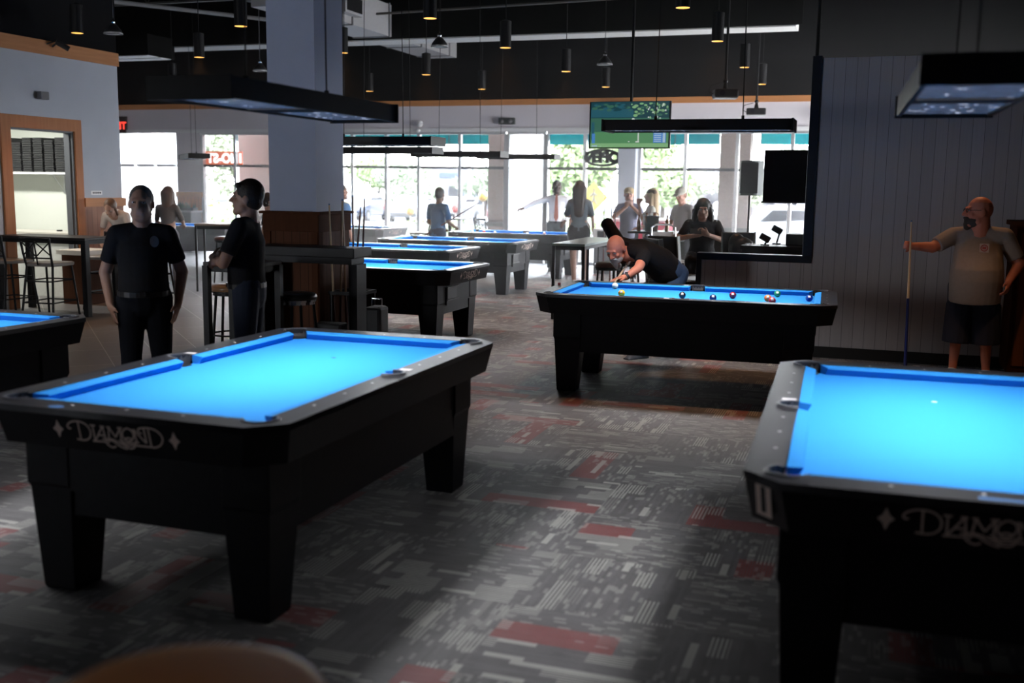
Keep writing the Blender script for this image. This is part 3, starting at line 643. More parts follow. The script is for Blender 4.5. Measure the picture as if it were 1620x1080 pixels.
def make_bowl(label, loc):
    p = thing('pendant_speaker', label, 'pendant speaker', loc, 0, 'small black bowl speakers hung from the ceiling')
    m = MB(); m.lathe([(.0, .13), (.03, .13), (.06, .10), (.10, .05), (.115, .0), (.10, -.004)], n=20, cap=False); m.done('shell', BPLAST, p, smooth=True)
    m = MB(); m.lathe([(.118, .0), (.118, .016), (.105, .016), (.105, 0)], n=20, cap=False); m.done('rim', ALU, p); m = MB(); m.lathe([(.105, .004), (0, .004)], n=20, cap=False); m.done('grille', GPLAST, p)
    m = MB(); m.tube([(0, 0, .13), (.02, 0, .16), (0, 0, .20), (0, 0, 5.3-loc[2])], .006, n=6); m.ell((0, 0, .15), .03, nu=10, nv=6); m.done('hanger', CHROME, p); return p
b0 = make_bowl('black bowl speaker hung beside the pendant at upper left wall', (-9.24, 11.22, 3.48))
dup(b0, (-9.64, 15.22, 3.45), 0, 'black bowl speaker hung just left of the near column'); dup(b0, (-5.63, 13.29, 3.48), 0, 'black bowl speaker hung under the soffit right of the duct'); dup(b0, (-3.96, 15.76, 3.48), 0, 'black bowl speaker hung above the television')

# ================================================================ furniture
def make_bar_chair(label, loc, rz, group='metal cross-back bar chairs with round-edged seats'):
    """black metal bar chair, backrest on the +Y side"""
    c = thing('bar_chair', label, 'bar chair', loc, rz, group); sz = .64; r = .011
    m = MB(); m.loft([[Vector((x*k, y*k, z)) for x, y in [(-.19, -.20), (.19, -.20), (.21, 0), (.17, .19), (-.17, .19), (-.21, 0)]] for z, k in ((sz, .96), (sz+.012, 1), (sz+.035, 1), (sz+.045, .93))]); m.done('seat', mat('pale_vinyl_seat', (.20, .18, .16), .3), c)
    tops = {}
    for sx_ in (-1, 1):
        m = MB(); m.tube([(sx_*.17, -.17, sz), (sx_*.21, -.24, 0)], .013, 8); m.done('leg', BMETAL, c)
        m = MB(); m.tube([(sx_*.21, .27, 0), (sx_*.17, .18, sz), (sx_*.18, .22, .80), (sx_*.19, .25, .98)], .014, 8); m.done('leg', BMETAL, c)
    for z, k in ((.22, 1.15), (.47, 1.05)):
        m = MB(); q = [(-.17*k, -.19*k, z), (.17*k, -.19*k, z), (.17*k, .21*k, z), (-.17*k, .21*k, z)]
        for a, b in zip(q, q[1:]+q[:1]): m.cyl(a, b, .009, n=6)
        m.done('stretcher', BMETAL, c)
    m = MB(); m.tube([(-.19, .25, .955), (-.08, .275, .965), (.08, .275, .965), (.19, .25, .955)], .022, 8)
    for a, b in (((-.185, .238, .93), (.02, .232, .74)), ((.185, .238, .93), (-.02, .232, .74)), ((-.18, .215, .77), (.0, .25, .93)), ((.18, .215, .77), (0, .25, .93))): m.cyl(a, b, .008, n=6)
    m.cyl((-.178, .208, .74), (.178, .208, .74), .009, n=6); m.cyl((0, .21, .66), (0, .265, .95), .009, n=6); m.done('backrest', BMETAL, c); return c
bc = make_bar_chair('black cross-back bar chair nearest the left edge of the photo, back to the camera', (-9.86, 9.93, 0), PI-.1)
G_C = bc['group']
dup(bc, (-9.14, 9.82, 0), PI+.12, 'black cross-back bar chair in front of the doorway, back to the camera', G_C)
dup(bc, (-9.30, 11.0, 0), .1, 'black cross-back bar chair on the far side of the left high table', G_C)
dup(bc, (-8.66, 11.0, 0), -.1, 'black cross-back bar chair half behind the man with hands in his pockets', G_C)
dup(bc, (-8.76, 19.75, 0), -1.4, 'black cross-back bar chair left of the man in blue by the windows', G_C)
dup(bc, (-7.3, 19.85, 0), 1.3, 'black cross-back bar chair right of the small high table by the windows', G_C)
def high_table(label, loc, rz, lx, ly, h, top, thick=.03, leg=.035, pedestal=False, name='high_table'):
    t = thing(name, label, 'high table', loc, rz)
    MB().b2(-lx, lx, -ly, ly, h-thick, h).done('tabletop', top, t, bevel=.004)
    if pedestal:
        m = MB(); m.cyl((0, 0, .02), (0, 0, h-thick), .035); m.done('post', BMETAL, t); m = MB(); m.b2(-.28, .28, -.04, .04, 0, .03); m.b2(-.04, .04, -.28, .28, 0, .03); m.done('base', BMETAL, t)
    else:
        MB().b2(-lx+.03, lx-.03, -ly+.03, ly-.03, h-thick-.05, h-thick).done('apron', BMETAL, t)
        for sx_ in (-1, 1):
            for sy in (-1, 1): MB().b2(sx_*(lx-.02)-leg, sx_*(lx-.02)+leg, sy*(ly-.02)-leg, sy*(ly-.02)+leg, 0, h-thick).done('leg', BMETAL, t)
    return t
DKTOP = mat('dark_laminate_top', (.022, .017, .016), .4, spec=.2)
high_table('long dark high table with square legs in front of the left doorway', (-9.58, 10.42, 0), 0, .68, .27, .955, DKTOP)
high_table('small dark high table behind the man with folded arms', (-4.865, 7.36, 0), 0, .245, .20, 1.0, DKTOP, leg=.026)
high_table('narrow grey-green high table beside the bending player', (-3.53, 13.3, 0), .02, .21, .92, .95, mat('grey_green_top', (.22, .30, .28), .35), leg=.018)
high_table('round-legged dark high table carrying the bottle bucket', (-3.0, 15.2, 0), 0, .33, .33, 1.02, DKTOP, pedestal=True)
high_table('small dark high table behind the man in blue by the windows', (-7.98, 19.4, 0), 0, .34, .3, 1.0, DKTOP, pedestal=True)
high_table('thin-topped high table left of the man with folded arms', (-9.40, 13.65, 0), .4, .33, .3, 1.02, mat('brown_laminate_top', (.20, .12, .08), .3), leg=.014)
# cream counter against the left wall, and the counter in the kitchen
ct = thing('counter', 'low cream counter against the left wall wainscot beyond the doorway', 'counter', (-9.98, 11.42, 0))
CREAM = mat('cream_laminate', (.62, .58, .52), .4, var=.04); m = MB(); m.b2(-.25, .25, -.30, .28, .66, .72); m.done('countertop', CREAM, ct); m = MB(); m.b2(-.2, .2, -.26, .24, 0, .66); m.done('base', DARKWOOD, ct)
kc = thing('counter', 'white counter seen through the left doorway', 'counter', (-11.4, 12.04, 0)); m = MB(); m.b2(-.9, .9, -.32, .31, .86, .91); m.done('countertop', CREAM, kc)
m = MB(); m.b2(-.88, .88, -.26, .30, .0, .86); m.done('cabinet', mat('white_cabinet', (.6, .6, .57), .5), kc)
puck = MB(); puck.lathe([(.0, 0), (.04, 0), (.04, .02), (0, .02)], n=12, cap=False); o = T('jar_lid', puck, BPLAST, 'small round black lid lying on the white kitchen counter', 'lid'); o.location = (-11.05, 12.1, .911)
sh = thing('wall_shelf', 'white bracketed shelf in the kitchen carrying the black trays', 'shelf', (-11.6, 12.36, 1.72)); m = MB(); m.b2(-.72, 1.0, -.30, 0, 0, .03); m.done('board', WHITE, sh)
for yy in (-.55, .45): m = MB(); m.b2(yy-.012, yy+.012, -.012, 0, -.28, 0); m.b2(yy-.012, yy+.012, -.24, 0, -.012, 0); m.cyl((yy, -.01, -.27), (yy, -.22, -.012), .006, n=6); m.done('bracket', ALU, sh)
def make_tray(loc, label, rz=0):
    m = MB(); m.b2(-.078, .078, -.13, .13, 0, .026); m.b2(-.072, .072, -.136, .125, .026, .030); m.b2(-.05, .05, -.136, -.13, .008, .02); o = T('ball_tray', m, mat('black_tray', (.022, .022, .024), .35, var=.5, scale=3), label, 'ball tray', 'stacked black ball trays on the kitchen shelf', bevel=.003); o.location = loc; o.rotation_euler.z = rz; return o
tr0 = None
for si, n in enumerate([15, 13, 15, 15, 14, 15]):
    for k in range(n):
        loc = (-11.92+si*.195+random.uniform(-.005, .005), 12.19, 1.751+k*.0325)
        lb = 'black ball tray, %s in the %s stack of the kitchen shelf' % (['bottom one', 'second from the bottom', 'third from the bottom', 'fourth from the bottom', 'fifth from the bottom', 'sixth from the bottom', 'seventh from the bottom', 'eighth from the bottom', 'ninth from the bottom', 'tenth from the bottom', 'eleventh from the bottom', 'twelfth from the bottom', 'thirteenth from the bottom', 'fourteenth from the bottom', 'fifteenth from the bottom'][k], ['leftmost', 'second', 'third', 'fourth', 'fifth', 'rightmost'][si])
        if tr0 is None: tr0 = make_tray(loc, lb)
        else:
            c = tr0.copy(); C.objects.link(c); c.location = loc; c['label'] = lb
# ---- stools
def make_stool(label, loc, rz, seatm, r=.17, h=.70, group=None):
    s_ = thing('bar_stool', label, 'bar stool', loc, rz, group)
    m = MB(); m.lathe([(0, h), (r*.6, h), (r*.93, h-.012), (r, h-.035), (r*.96, h-.065), (r*.9, h-.075), (0, h-.075)], n=24, cap=False); m.done('seat', seatm, s_, smooth=True)
    m = MB(); m.lathe([(r*.97, h-.074), (r*.97, h-.060), (r*.99, h-.060)], n=24, cap=False); m.lathe([(r*.9, h-.10), (r*.9, h-.076)], n=24, cap=False); m.done('seat_ring', CHROME if seatm is LEATHER else BMETAL, s_)
    for k in range(4):
        a = PI/4+k*PI/2; m = MB(); m.tube([(r*.82*math.cos(a), r*.82*math.sin(a), h-.075), (r*.86*math.cos(a), r*.86*math.sin(a), h-.15), (r*1.15*math.cos(a), r*1.15*math.sin(a), 0)], .013, 8); m.done('leg', BMETAL, s_)
    m = MB(); m.tube([(r*1.03*math.cos(2*PI*k/24), r*1.03*math.sin(2*PI*k/24), .26) for k in range(24)], .009, 6, closed=True); m.done('foot_ring', BMETAL, s_); return s_
make_stool('black vinyl bar stool in front of the column, dark drum shape', (-4.62, 7.78, 0), 0, LEATHER, .18, .72)
make_stool('brown-topped bar stool left of the man with folded arms', (-5.52, 8.15, 0), .3, mat('tan_vinyl', (.22, .12, .06), .35), .18, .72)
make_stool('dark stool with bent legs under the thin-topped high table', (-10.05, 14.75, 0), .2, BROWNV, .2, .76)
make_stool('maroon-brown bar stool in front of the narrow grey-green table', (-3.08, 12.70, 0), .5, BROWNV, .17, .72)
make_stool('dark red bar stool half hidden behind the bending player', (-2.92, 13.25, 0), .2, BROWNV, .17, .74)
# ---- padded high chairs by the half wall
def make_padded(label, loc, rz):
    c = thing('padded_chair', label, 'chair', loc, rz, 'black padded high-back chairs by the half wall')
    m = MB(); m.b2(-.2, .2, -.2, .2, .60, .68); m.done('seat', LEATHER, c, bevel=.02)
    R = Matrix.Rotation(-.16, 3, 'X'); m = MB(); m.box((0, .225, .90), (.38, .045, .44), R); m.done('backrest', LEATHER, c, bevel=.015)
    for xx_ in (-.2, .2): m = MB(); m.box((xx_, .225, .90), (.016, .05, .45), R); m.done('back_frame', mat('pale_grey_tube', (.30, .32, .32), .35, .4), c)
    for sx_ in (-1, 1):
        for sy in (-1, 1): m = MB(); m.tube([(sx_*.18, sy*.18, .60), (sx_*.21, sy*.22, 0)], .012, 6); m.done('leg', BMETAL, c)
    for z in (.25, .40):
        m = MB()
        for a, b in (((-.2, -.2), (.2, -.2)), ((-.2, .2), (.2, .2)), ((-.2, -.2), (-.2, .2)), ((.2, -.2), (.2, .2))): m.cyl((*a, z), (*b, z), .009, n=6)
        m.done('stretcher', BMETAL, c)
    return c
pc = make_padded('black padded chair leaning upright behind the bending player', (-2.08, 11.75, 0), 2.75); G_P = pc['group']
dup(pc, (-1.95, 11.0, 0), 2.2, 'black padded chair low behind the hip of the bending player', G_P)
dup(pc, (-1.98, 13.45, 0), .1, 'black padded high chair under the seated woman with a phone', G_P)
# low round-backed chair
wc = thing('metal_chair', 'silver metal-framed chair beside the bottle bucket', 'chair', (-2.62, 14.3, 0), .5)
m = MB(); m.tube([(-.2, .2, 0), (-.19, .18, .62), (-.17, .26, 1.10), (-.10, .28, 1.14), (.10, .28, 1.14), (.17, .26, 1.10), (.19, .18, .62), (.2, .2, 0)], .013, 8); m.tube([(-.2, -.2, 0), (-.18, -.18, .64), (.18, -.18, .64), (.2, -.2, 0)], .012, 8); m.done('frame', ALU, wc)
m = MB(); m.b2(-.19, .19, -.19, .19, .64, .67); m.done('seat', mat('grey_plastic_seat', (.4, .4, .4), .4), wc); m = MB(); m.b2(-.15, .15, .255, .275, .86, 1.04); m.done('back_panel', mat('grey_plastic_seat', (.4, .4, .4), .4), wc)
# bucket and bottles
bk = thing('ice_bucket', 'silver ice bucket full of bottles on the dark high table', 'ice bucket', (-3.02, 15.05, 1.02))
m = MB(); m.lathe([(.0, .004), (.085, .004), (.085, 0), (.09, 0), (.115, .22), (.12, .222), (.12, .226), (.11, .226), (.085, .01)], n=24, cap=False); m.done('pail', CHROME, bk, smooth=True)
m = MB(); m.tube([(.118*math.cos(a), .0, .21+.07*math.sin(a)) for a in [PI*i/12 for i in range(13)]], .004, 6); m.done('handle', CHROME, bk)
AMBER = mat('amber_glass', (.16, .05, .012), .08, coat=.6)
def make_bottle(loc, label, m_=AMBER):
    o = T('beer_bottle', MB().lathe([(0, 0), (.03, 0), (.031, .01), (.031, .13), (.026, .155), (.013, .185), (.012, .225), (.014, .228), (.014, .24), (0, .24)], n=14, cap=False) and (lambda q: (q.lathe([(0, 0), (.03, 0), (.031, .01), (.031, .13), (.026, .155), (.013, .185), (.012, .225), (.014, .228), (.014, .24), (0, .24)], n=14, cap=False), q)[-1])(MB()), m_, label, 'bottle', 'bottles around the ice bucket', smooth=True); o.location = loc; return o
make_bottle((-3.20, 15.02, 1.02), 'brown beer bottle standing left of the ice bucket')
make_bottle((-2.79, 15.05, 1.02), 'brown beer bottle standing right of the ice bucket')
for i, (dx, dy) in enumerate(((-.04, -.03), (.05, .0), (0, .05))): b = make_bottle((-3.02+dx, 15.05+dy, 1.05), 'beer bottle rising out of the ice bucket, %s neck' % ('left', 'right', 'farthest')[i]); b.rotation_euler = (.1*(i-1), .12*(i-1), 0)
# ledge around the column with cue rack
lg = thing('drink_ledge', 'thick black drink ledge in front of the column base', 'ledge', (-5.0, 8.25, 0))
m = MB(); m.b2(-.28, .77, -.15, .19, 1.0, 1.085); m.done('shelf_top', BLACK, lg, bevel=.006)
MB().b2(-.25, .72, -.10, .14, .94, 1.0).done('rail', BLACK, lg)
for x in (-.22, .72): MB().b2(x-.04, x+.04, -.08, .10, 0, .94).done('leg', BLACK, lg)
rk = thing('cue_rack', 'dark floor cue rack beside the right face of the column', 'cue rack', (-4.60, 8.72, 0))
m = MB(); m.b2(-.14, .18, -.16, .20, 0, .04); m.done('base', BLACK, rk); m = MB(); m.b2(-.14, .18, -.16, -.13, .62, .65); m.b2(-.14, .18, .17, .20, .62, .65); m.b2(-.14, -.12, -.13, .17, .62, .65); m.b2(.16, .18, -.13, .17, .62, .65); m.done('cue_holder', BLACK, rk)
for x, y in ((-.12, -.14), (.16, -.14), (-.12, .18), (.16, .18)): MB().b2(x-.012, x+.012, y-.012, y+.012, .04, .62).done('post', BLACK, rk)
def cue(p_butt, p_tip, label, cols=((.02, .02, .025), (.62, .48, .30)), split=.48, group=None):
    a = Vector(p_butt); b = Vector(p_tip); d = b-a; t = thing('pool_cue', label, 'cue stick', a, 0, group); q = lambda k: d*k
    m = MB(); m.cyl(q(0), q(split), .015, .0115, 10); m.done('butt', mat('cue_butt_%d' % int(cols[0][2]*1000), cols[0], .25), t)
    m = MB(); m.cyl(q(split), q(.99), .0115, .0065, 10); m.done('shaft', mat('cue_maple_%d' % int(cols[1][0]*1000), cols[1], .3), t)
    m = MB(); m.cyl(q(.99), q(1), .0066, .006, 10); m.done('tip', mat('cue_tip', (.10, .18, .35), .8), t); return t
GC = 'house cues standing in the rack by the column'; MPL = (.55, .40, .25); DW = (.10, .035, .03)
cue((-4.70, 8.62, .05), (-4.72, 8.56, 1.46), 'maple house cue in the rack, leftmost, tip before the column edge', (DW, MPL), .4, GC)
cue((-4.66, 8.78, .05), (-4.70, 8.78, 1.50), 'maple house cue in the rack, second from the left', (DW, MPL), .4, GC)
cue((-4.70, 8.70, .05), (-4.66, 8.70, 1.50), 'maple house cue in the rack, third, close to the column corner', (DW, MPL), .4, GC)
cue((-4.56, 8.72, .05), (-4.55, 8.70, 1.54), 'dark upright cue rising beside the column before the windows', (DW, (.08, .04, .035)), .4, GC)
cue((-4.58, 8.66, .05), (-4.46, 8.68, 1.43), 'dark leaning cue, shorter of the two right of the column', (DW, (.10, .04, .035)), .4, GC)
cue((-4.52, 8.76, .05), (-4.44, 8.72, 1.51), 'dark leaning cue farthest right in the rack', (DW, (.09, .04, .04)), .4, GC)
bag = thing('equipment_case', 'black hard case standing on the floor right of the cue rack', 'case', (-4.31, 8.70, 0)); MB().b2(-.08, .08, -.1, .1, 0, .52).done('shell', BPLAST, bag, bevel=.03)
m = MB(); m.tube([(-.05, 0, .515), (-.05, 0, .59), (.05, 0, .59), (.05, 0, .515)], .008, 6); m.done('handle', CHROME, bag); MB().b2(-.06, .06, -.108, -.1, .1, .13).done('latch_strip', GREYMET, bag)
c2 = thing('equipment_case', 'black low case on the floor between the stool and the rack', 'case', (-4.62, 8.42, 0)); MB().b2(-.16, .12, -.08, .08, 0, .38).done('shell', BPLAST, c2, bevel=.02); MB().b2(-.06, .06, -.088, -.08, .28, .30).done('latch', CHROME, c2)
r2_ = thing('cue_rack', 'small dark cue stand holding three upright cues behind the bending player', 'cue rack', (-3.94, 16.3, 0)); MB().b2(-.17, .17, -.09, .09, 0, .05).done('base', BLACK, r2_); MB().b2(-.17, .17, -.09, -.07, .70, .73).done('cue_holder', BLACK, r2_)
for x in (-.16, .16): MB().b2(x-.01, x+.01, -.09, -.07, .05, .70).done('post', BLACK, r2_)
for x0, x1, l in ((-4.03, -4.04, 'dark upright cue left of the figure in tan cap, leftmost of three'), (-3.92, -3.92, 'dark upright cue left of the figure in tan cap, middle of three'), (-3.85, -3.86, 'dark upright cue nearest the figure in tan cap')): cue((x0, 16.3, .05), (x1, 16.3, 1.50), l, (DW, (.07, .04, .035)), .42, 'upright cues in the stand behind the bending player')
# ---- screens, speaker, sound desk behind the half wall
sp = thing('loudspeaker', 'grey loudspeaker on a stand in front of the right windows', 'loudspeaker', (-1.63, 15.0, 1.56)); m = MB(); m.loft([[Vector((x*.165, y*.15, z)) for x, y in ((-1, 1), (-.7, -.8), (-.4, -1), (.4, -1), (.7, -.8), (1, 1))] for z in (0, .02, .46, .48)]); m.done('cabinet', mat('grey_speaker_shell', (.10, .11, .11), .5), sp, bevel=.01)
m = MB(); m.b2(-.12, .12, -.153, -.151, .03, .45); m.done('front_grille', mat('speaker_grille', (.07, .075, .08), .6), sp)
ss = thing('speaker_stand', 'thin tripod pole stand under the grey loudspeaker', 'speaker stand', (-1.63, 15.0, 0)); m = MB(); m.cyl((0, 0, .25), (0, 0, 1.56), .016); m.done('pole', BMETAL, ss)
for k in range(3): a = k*2*PI/3; m = MB(); m.cyl((0, 0, .55), (.45*math.cos(a), .45*math.sin(a), .012), .012, n=6); m.done('leg', BMETAL, ss)
tv = thing('television', 'black switched-off television hung in the panelled opening', 'television', (-.66, 12.0, 1.50)); MB().b2(-.50, .50, -.02, .03, 0, .58).done('panel', mat('dark_screen', (.006, .006, .007), .12), tv, bevel=.004)
MB().b2(-.51, .51, -.028, .03, -.004, .014).done('bezel', BPLAST, tv); m = MB(); m.cyl((0, .06, .3), (0, .06, 3.78), .02); m.b2(-.15, .15, .03, .07, .2, .4); m.done('pole_mount', BMETAL, tv)
def emis(name, col, s=1.0): return mat('screen_'+name, (.01, .01, .01), .4, emit=col, es=s, var=.0)
tg = thing('television', 'lit television showing a golfer on a green, hung from the ceiling', 'television', (-2.93, 13.0, 2.135), -.02)
MB().b2(-.52, .52, 0, .04, -.005, .575).done('panel', BPLAST, tg, bevel=.004); m = MB(); m.cyl((0, .07, .3), (0, .07, 3.15), .018); m.b2(-.12, .12, .04, .08, .2, .42); m.done('pole_mount', BMETAL, tg)
names = [('dark', (.015, .07, .09)), ('pond', (.03, .14, .19)), ('mid', (.06, .19, .13)), ('green', (.13, .36, .16)), ('lime', (.30, .60, .28)), ('leaf', (.30, .52, .26)), ('white', (.9, .95, .9)), ('violet', (.45, .25, .75)), ('blue', (.10, .32, .80)), ('pale', (.55, .75, .95)), ('skin', (.5, .3, .2))]
im = {n: i for i, (n, c) in enumerate(names)}; m = MB(); rnd = random.Random(3)
def sq(x0, x1, z0, z1, n, l): m.mi = im[n]; m.poly([(-.5+x0, -.001-l*.0004, z0), (-.5+x1, -.001-l*.0004, z0), (-.5+x1, -.001-l*.0004, z1), (-.5+x0, -.001-l*.0004, z1)])
def bl(x, z, rx, rz_, n, l): m.mi = im[n]; m.poly([(-.5+x+rx*math.cos(t), -.001-l*.0004, z+rz_*math.sin(t)) for t in [2*PI*i/9 for i in range(9)]])
sq(0, 1, .01, .57, 'dark', 0); sq(0, .55, .38, .48, 'pond', 1); sq(0, 1, .01, .37, 'mid', 1); sq(0, 1, .01, .20, 'green', 2); sq(0, 1, .01, .06, 'lime', 3)
for i in range(60): bl(rnd.uniform(.5, .98), rnd.uniform(.40, .55), rnd.uniform(.01, .03), rnd.uniform(.008, .02), rnd.choice(['leaf', 'mid', 'dark', 'lime']), 4+i % 3)
for i in range(30): bl(rnd.uniform(.72, .97), rnd.uniform(.36, .54), rnd.uniform(.004, .012), rnd.uniform(.006, .02), rnd.choice(['white', 'lime', 'dark']), 8)
for i in range(30): bl(rnd.uniform(.02, .5), rnd.uniform(.46, .56), rnd.uniform(.02, .05), rnd.uniform(.01, .02), rnd.choice(['dark', 'pond', 'mid']), 5)
bl(.55, .35, .02, .02, 'white', 12); bl(.59, .33, .045, .022, 'violet', 12); sq(.592, .608, .22, .33, 'white', 12); sq(.612, .628, .08, .24, 'white', 12); sq(.586, .632, .07, .085, 'white', 12); sq(.49, .51, .075, .085, 'white', 12)
sq(.81, .97, .065, .24, 'blue', 12); 
for k in range(7): sq(.82, .91, .08+k*.023, .09+k*.023, 'pale', 13)
sq(.93, .96, .07, .235, 'pale', 13); sq(.01, .05, .10, .32, 'pond', 12); sq(.02, .06, .06, .18, 'blue', 13); sq(.02, .09, .02, .035, 'pale', 13)
m.done('screen', [emis(n, c, .6) for n, c in names], tg, normals=False)
# make every screen quad face the room
dk = thing('sound_desk', 'long black desk behind the half wall opening', 'desk', (-.75, 12.2, 0)); MB().b2(-.62, 1.2, -.3, .3, .98, 1.02).done('desktop', BLACK, dk); MB().b2(-.60, 1.15, -.28, -.25, .0, .98).done('front_panel', BLACK, dk)
for x in (-.57, 1.1): MB().b2(x-.03, x+.03, .2, .26, 0, .98).done('leg', BLACK, dk)
mx = thing('mixer_console', 'black equipment console on the desk behind the half wall', 'mixer', (-.55, 12.35, 1.02)); MB().b2(-.35, .7, -.15, .2, 0, .13).done('body', BPLAST, mx, bevel=.01); MB().b2(-.1, .68, -.152, -.15, .05, .058).done('light_strip', mat('pale_strip', (.5, .5, .5), .4), mx)
for (x, y, z, h, lb) in ((-1.12, 12.1, 1.02, .11, 'small dark clip lamp, lower one left of the switched-off television'), (-1.02, 12.45, 1.02, .22, 'small dark lamp head, taller one below the switched-off television')):
    t = thing('desk_lamp', lb, 'lamp', (x, y, z)); m = MB(); m.cyl((0, 0, 0), (0, 0, .012), .05); m.cyl((0, 0, .01), (.03, 0, h*.6), .01); m.done('stand', BPLAST, t); m = MB(); m.box((.0, 0, h*.75), (.12, .08, .07), Matrix.Rotation(.5, 3, 'Y')); m.done('head', BPLAST, t, bevel=.01)
bg_ = thing('black_bag', 'bulky black bag slumped on a chair right of the seated woman', 'bag', (-1.46, 12.82, 0)); m = MB(); m.ell((0, 0, .93), (.16, .14, .15)); m.ell((.12, .02, .86), (.14, .12, .09)); m.ell((-.06, 0, 1.0), (.10, .10, .12)); m.ell((-.02, 0, .80), (.17, .13, .06)); organic(m, 'bag_body', LEATHER, bg_, .012)
m = MB(); m.tube([(-.14, -.1, .80), (-.05, -.15, .77), (.08, -.14, .80), (.18, -.06, .78)], .012, 6); m.done('strap', mat('grey_webbing', (.16, .19, .17), .6), bg_)
dup(pc, (-1.46, 12.85, 0), .3, 'black padded chair under the bulky black bag', G_P)
# projectors
def make_proj(label, loc):
    p = thing('projector', label, 'projector', loc, .3, 'black ceiling projectors'); MB().b2(-.16, .16, -.13, .13, 0, .11).done('body', BPLAST, p, bevel=.02); MB().b2(-.15, .15, -.12, .12, -.012, .0).done('base_plate', mat('pale_plastic', (.5, .5, .5), .4), p)
    m = MB(); m.cyl((-.06, -.13, .055), (-.06, -.16, .055), .035); m.done('lens', mat('lens_glass', (.02, .02, .03), .05), p); m = MB(); m.cyl((0, 0, .11), (0, 0, 5.3-loc[2]), .018, n=8); m.cyl((0, 0, .11), (0, 0, .2), .04, .02, n=8); m.ell((0, 0, .22), .035, nu=10, nv=6); m.done('mount_pole', BMETAL, p)
    m = MB(); m.tube([(-.16, 0, .05), (-.22, 0, .08), (-.2, 0, .16), (-.05, 0, .2)], .006, 6); m.done('cable', BPLAST, p); return p
pj = make_proj('black ceiling projector above the light box, larger of the pair', (-1.96, 14.49, 2.86))
dup(pj, (-1.93, 18.15, 2.88), .1, 'black ceiling projector at the partition edge, farther of the pair')
# wall pieces
ex = thing('exit_sign', 'black EXIT sign with red letters at the left wall corner', 'exit sign', (-17.62, 21.46, 3.0)); MB().b2(-.22, .22, -.04, .04, -.2, .2).done('housing', BPLAST, ex)
text_obj('exit_letters', 'EXIT', .24, mat('lit_red_letters', (.5, .02, .02), .4, emit=(1, .05, .03), es=2.2), ex, (0, -.045, -.03), (PI/2, 0, 0), .002, .006)
el = thing('emergency_light', 'dark twin-head emergency light box above the doors', 'emergency light', (-7.52, 21.48, 3.02)); MB().b2(-.18, .18, -.05, .02, -.07, .07).done('box', mat('dark_grey_box', (.06, .07, .07), .5), el); 
for x in (-.1, .1): m = MB(); m.ell((x, -.07, 0), .045, nu=10, nv=6); m.done('lamp_head', GPLAST, el)
for (x, z, r) in ((-9.55, 2.98, .075), (-9.58, 2.83, .045)):
    m = MB(); m.ell((0, 0, 0), (r, .05, r), nu=16, nv=10); o = T('smoke_detector', m, WHITE, 'round white wall sensor above the windows, %s one' % ('larger upper' if r > .05 else 'smaller lower'), 'sensor', smooth=True); o.location = (x, 21.44, z)
cm = thing('wall_camera', 'small dark box mounted on the left wall above the doorway', 'sensor', (-10.25, 11.05, 2.72)); MB().b2(-.04, .04, -.07, .07, -.05, .05).done('housing', GPLAST, cm, bevel=.008)
sl = thing('spotlight', 'little black spotlight clipped to the oak rail of the left wall', 'spotlight', (-10.24, 11.25, 3.36)); m = MB(); m.cyl((0, 0, 0), (.08, .02, .06), .012); m.cyl((.06, .0, .06), (.16, .12, -.02), .035); m.done('head', BPLAST, sl); m = MB(); m.tube([(0, -.1, .02), (.05, 0, .07), (.05, .1, .05)], .008, 6); m.done('cable', BPLAST, sl)
pl = MB(); pl.b2(0, .004, -.11, .11, -.028, .028); pl.mi = 1
for k in range(5): pl.b2(.004, .005, -.08+k*.035, -.055+k*.035, -.012, .012)
o = T('wall_label', pl, [WHITE, BPLAST], 'small white label on the left wall above the wainscot cap', 'label'); o.location = (LX+.001, 12.02, 1.47)
cmr = thing('wall_camera', 'white floodlight head at the right end of the window wall top', 'sensor', (-.98, 21.40, 3.05)); m = MB(); m.ell((0, 0, 0), (.09, .07, .11), nu=12, nv=8); m.done('head', ALU, cmr, smooth=True); MB().b2(-.02, .02, 0, .1, -.02, .02).done('bracket', ALU, cmr)
# OPEN sign, facing the street so the letters read mirrored from inside
op = thing('open_sign', 'black oval OPEN sign seen mirrored in the window', 'sign', (-5.36, 21.36, 2.255)); m = MB(); N = 40
m.loft([[Vector((a*math.cos(2*PI*k/N), y, b*math.sin(2*PI*k/N))) for k in range(N)] for a, b, y in ((.40, .185, -.03), (.40, .185, .03), (.34, .135, .03), (.34, .135, -.03), (.40, .185, -.03))], cap=False); m.done('oval_frame', BPLAST, op)
text_obj('open_letters', 'OPEN', .285, BPLAST, op, (0, .0, 0), (PI/2, 0, PI), .03, .022)
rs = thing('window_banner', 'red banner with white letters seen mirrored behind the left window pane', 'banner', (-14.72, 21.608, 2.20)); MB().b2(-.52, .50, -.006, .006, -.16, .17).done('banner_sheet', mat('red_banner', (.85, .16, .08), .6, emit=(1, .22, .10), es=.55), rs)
text_obj('banner_letters', 'IMO-ST', .30, mat('white_letters', (.9, .9, .9), .5, emit=(1, 1, 1), es=1.5), rs, (.0, -.010, 0.0), (PI/2, 0, PI), .002, .014)
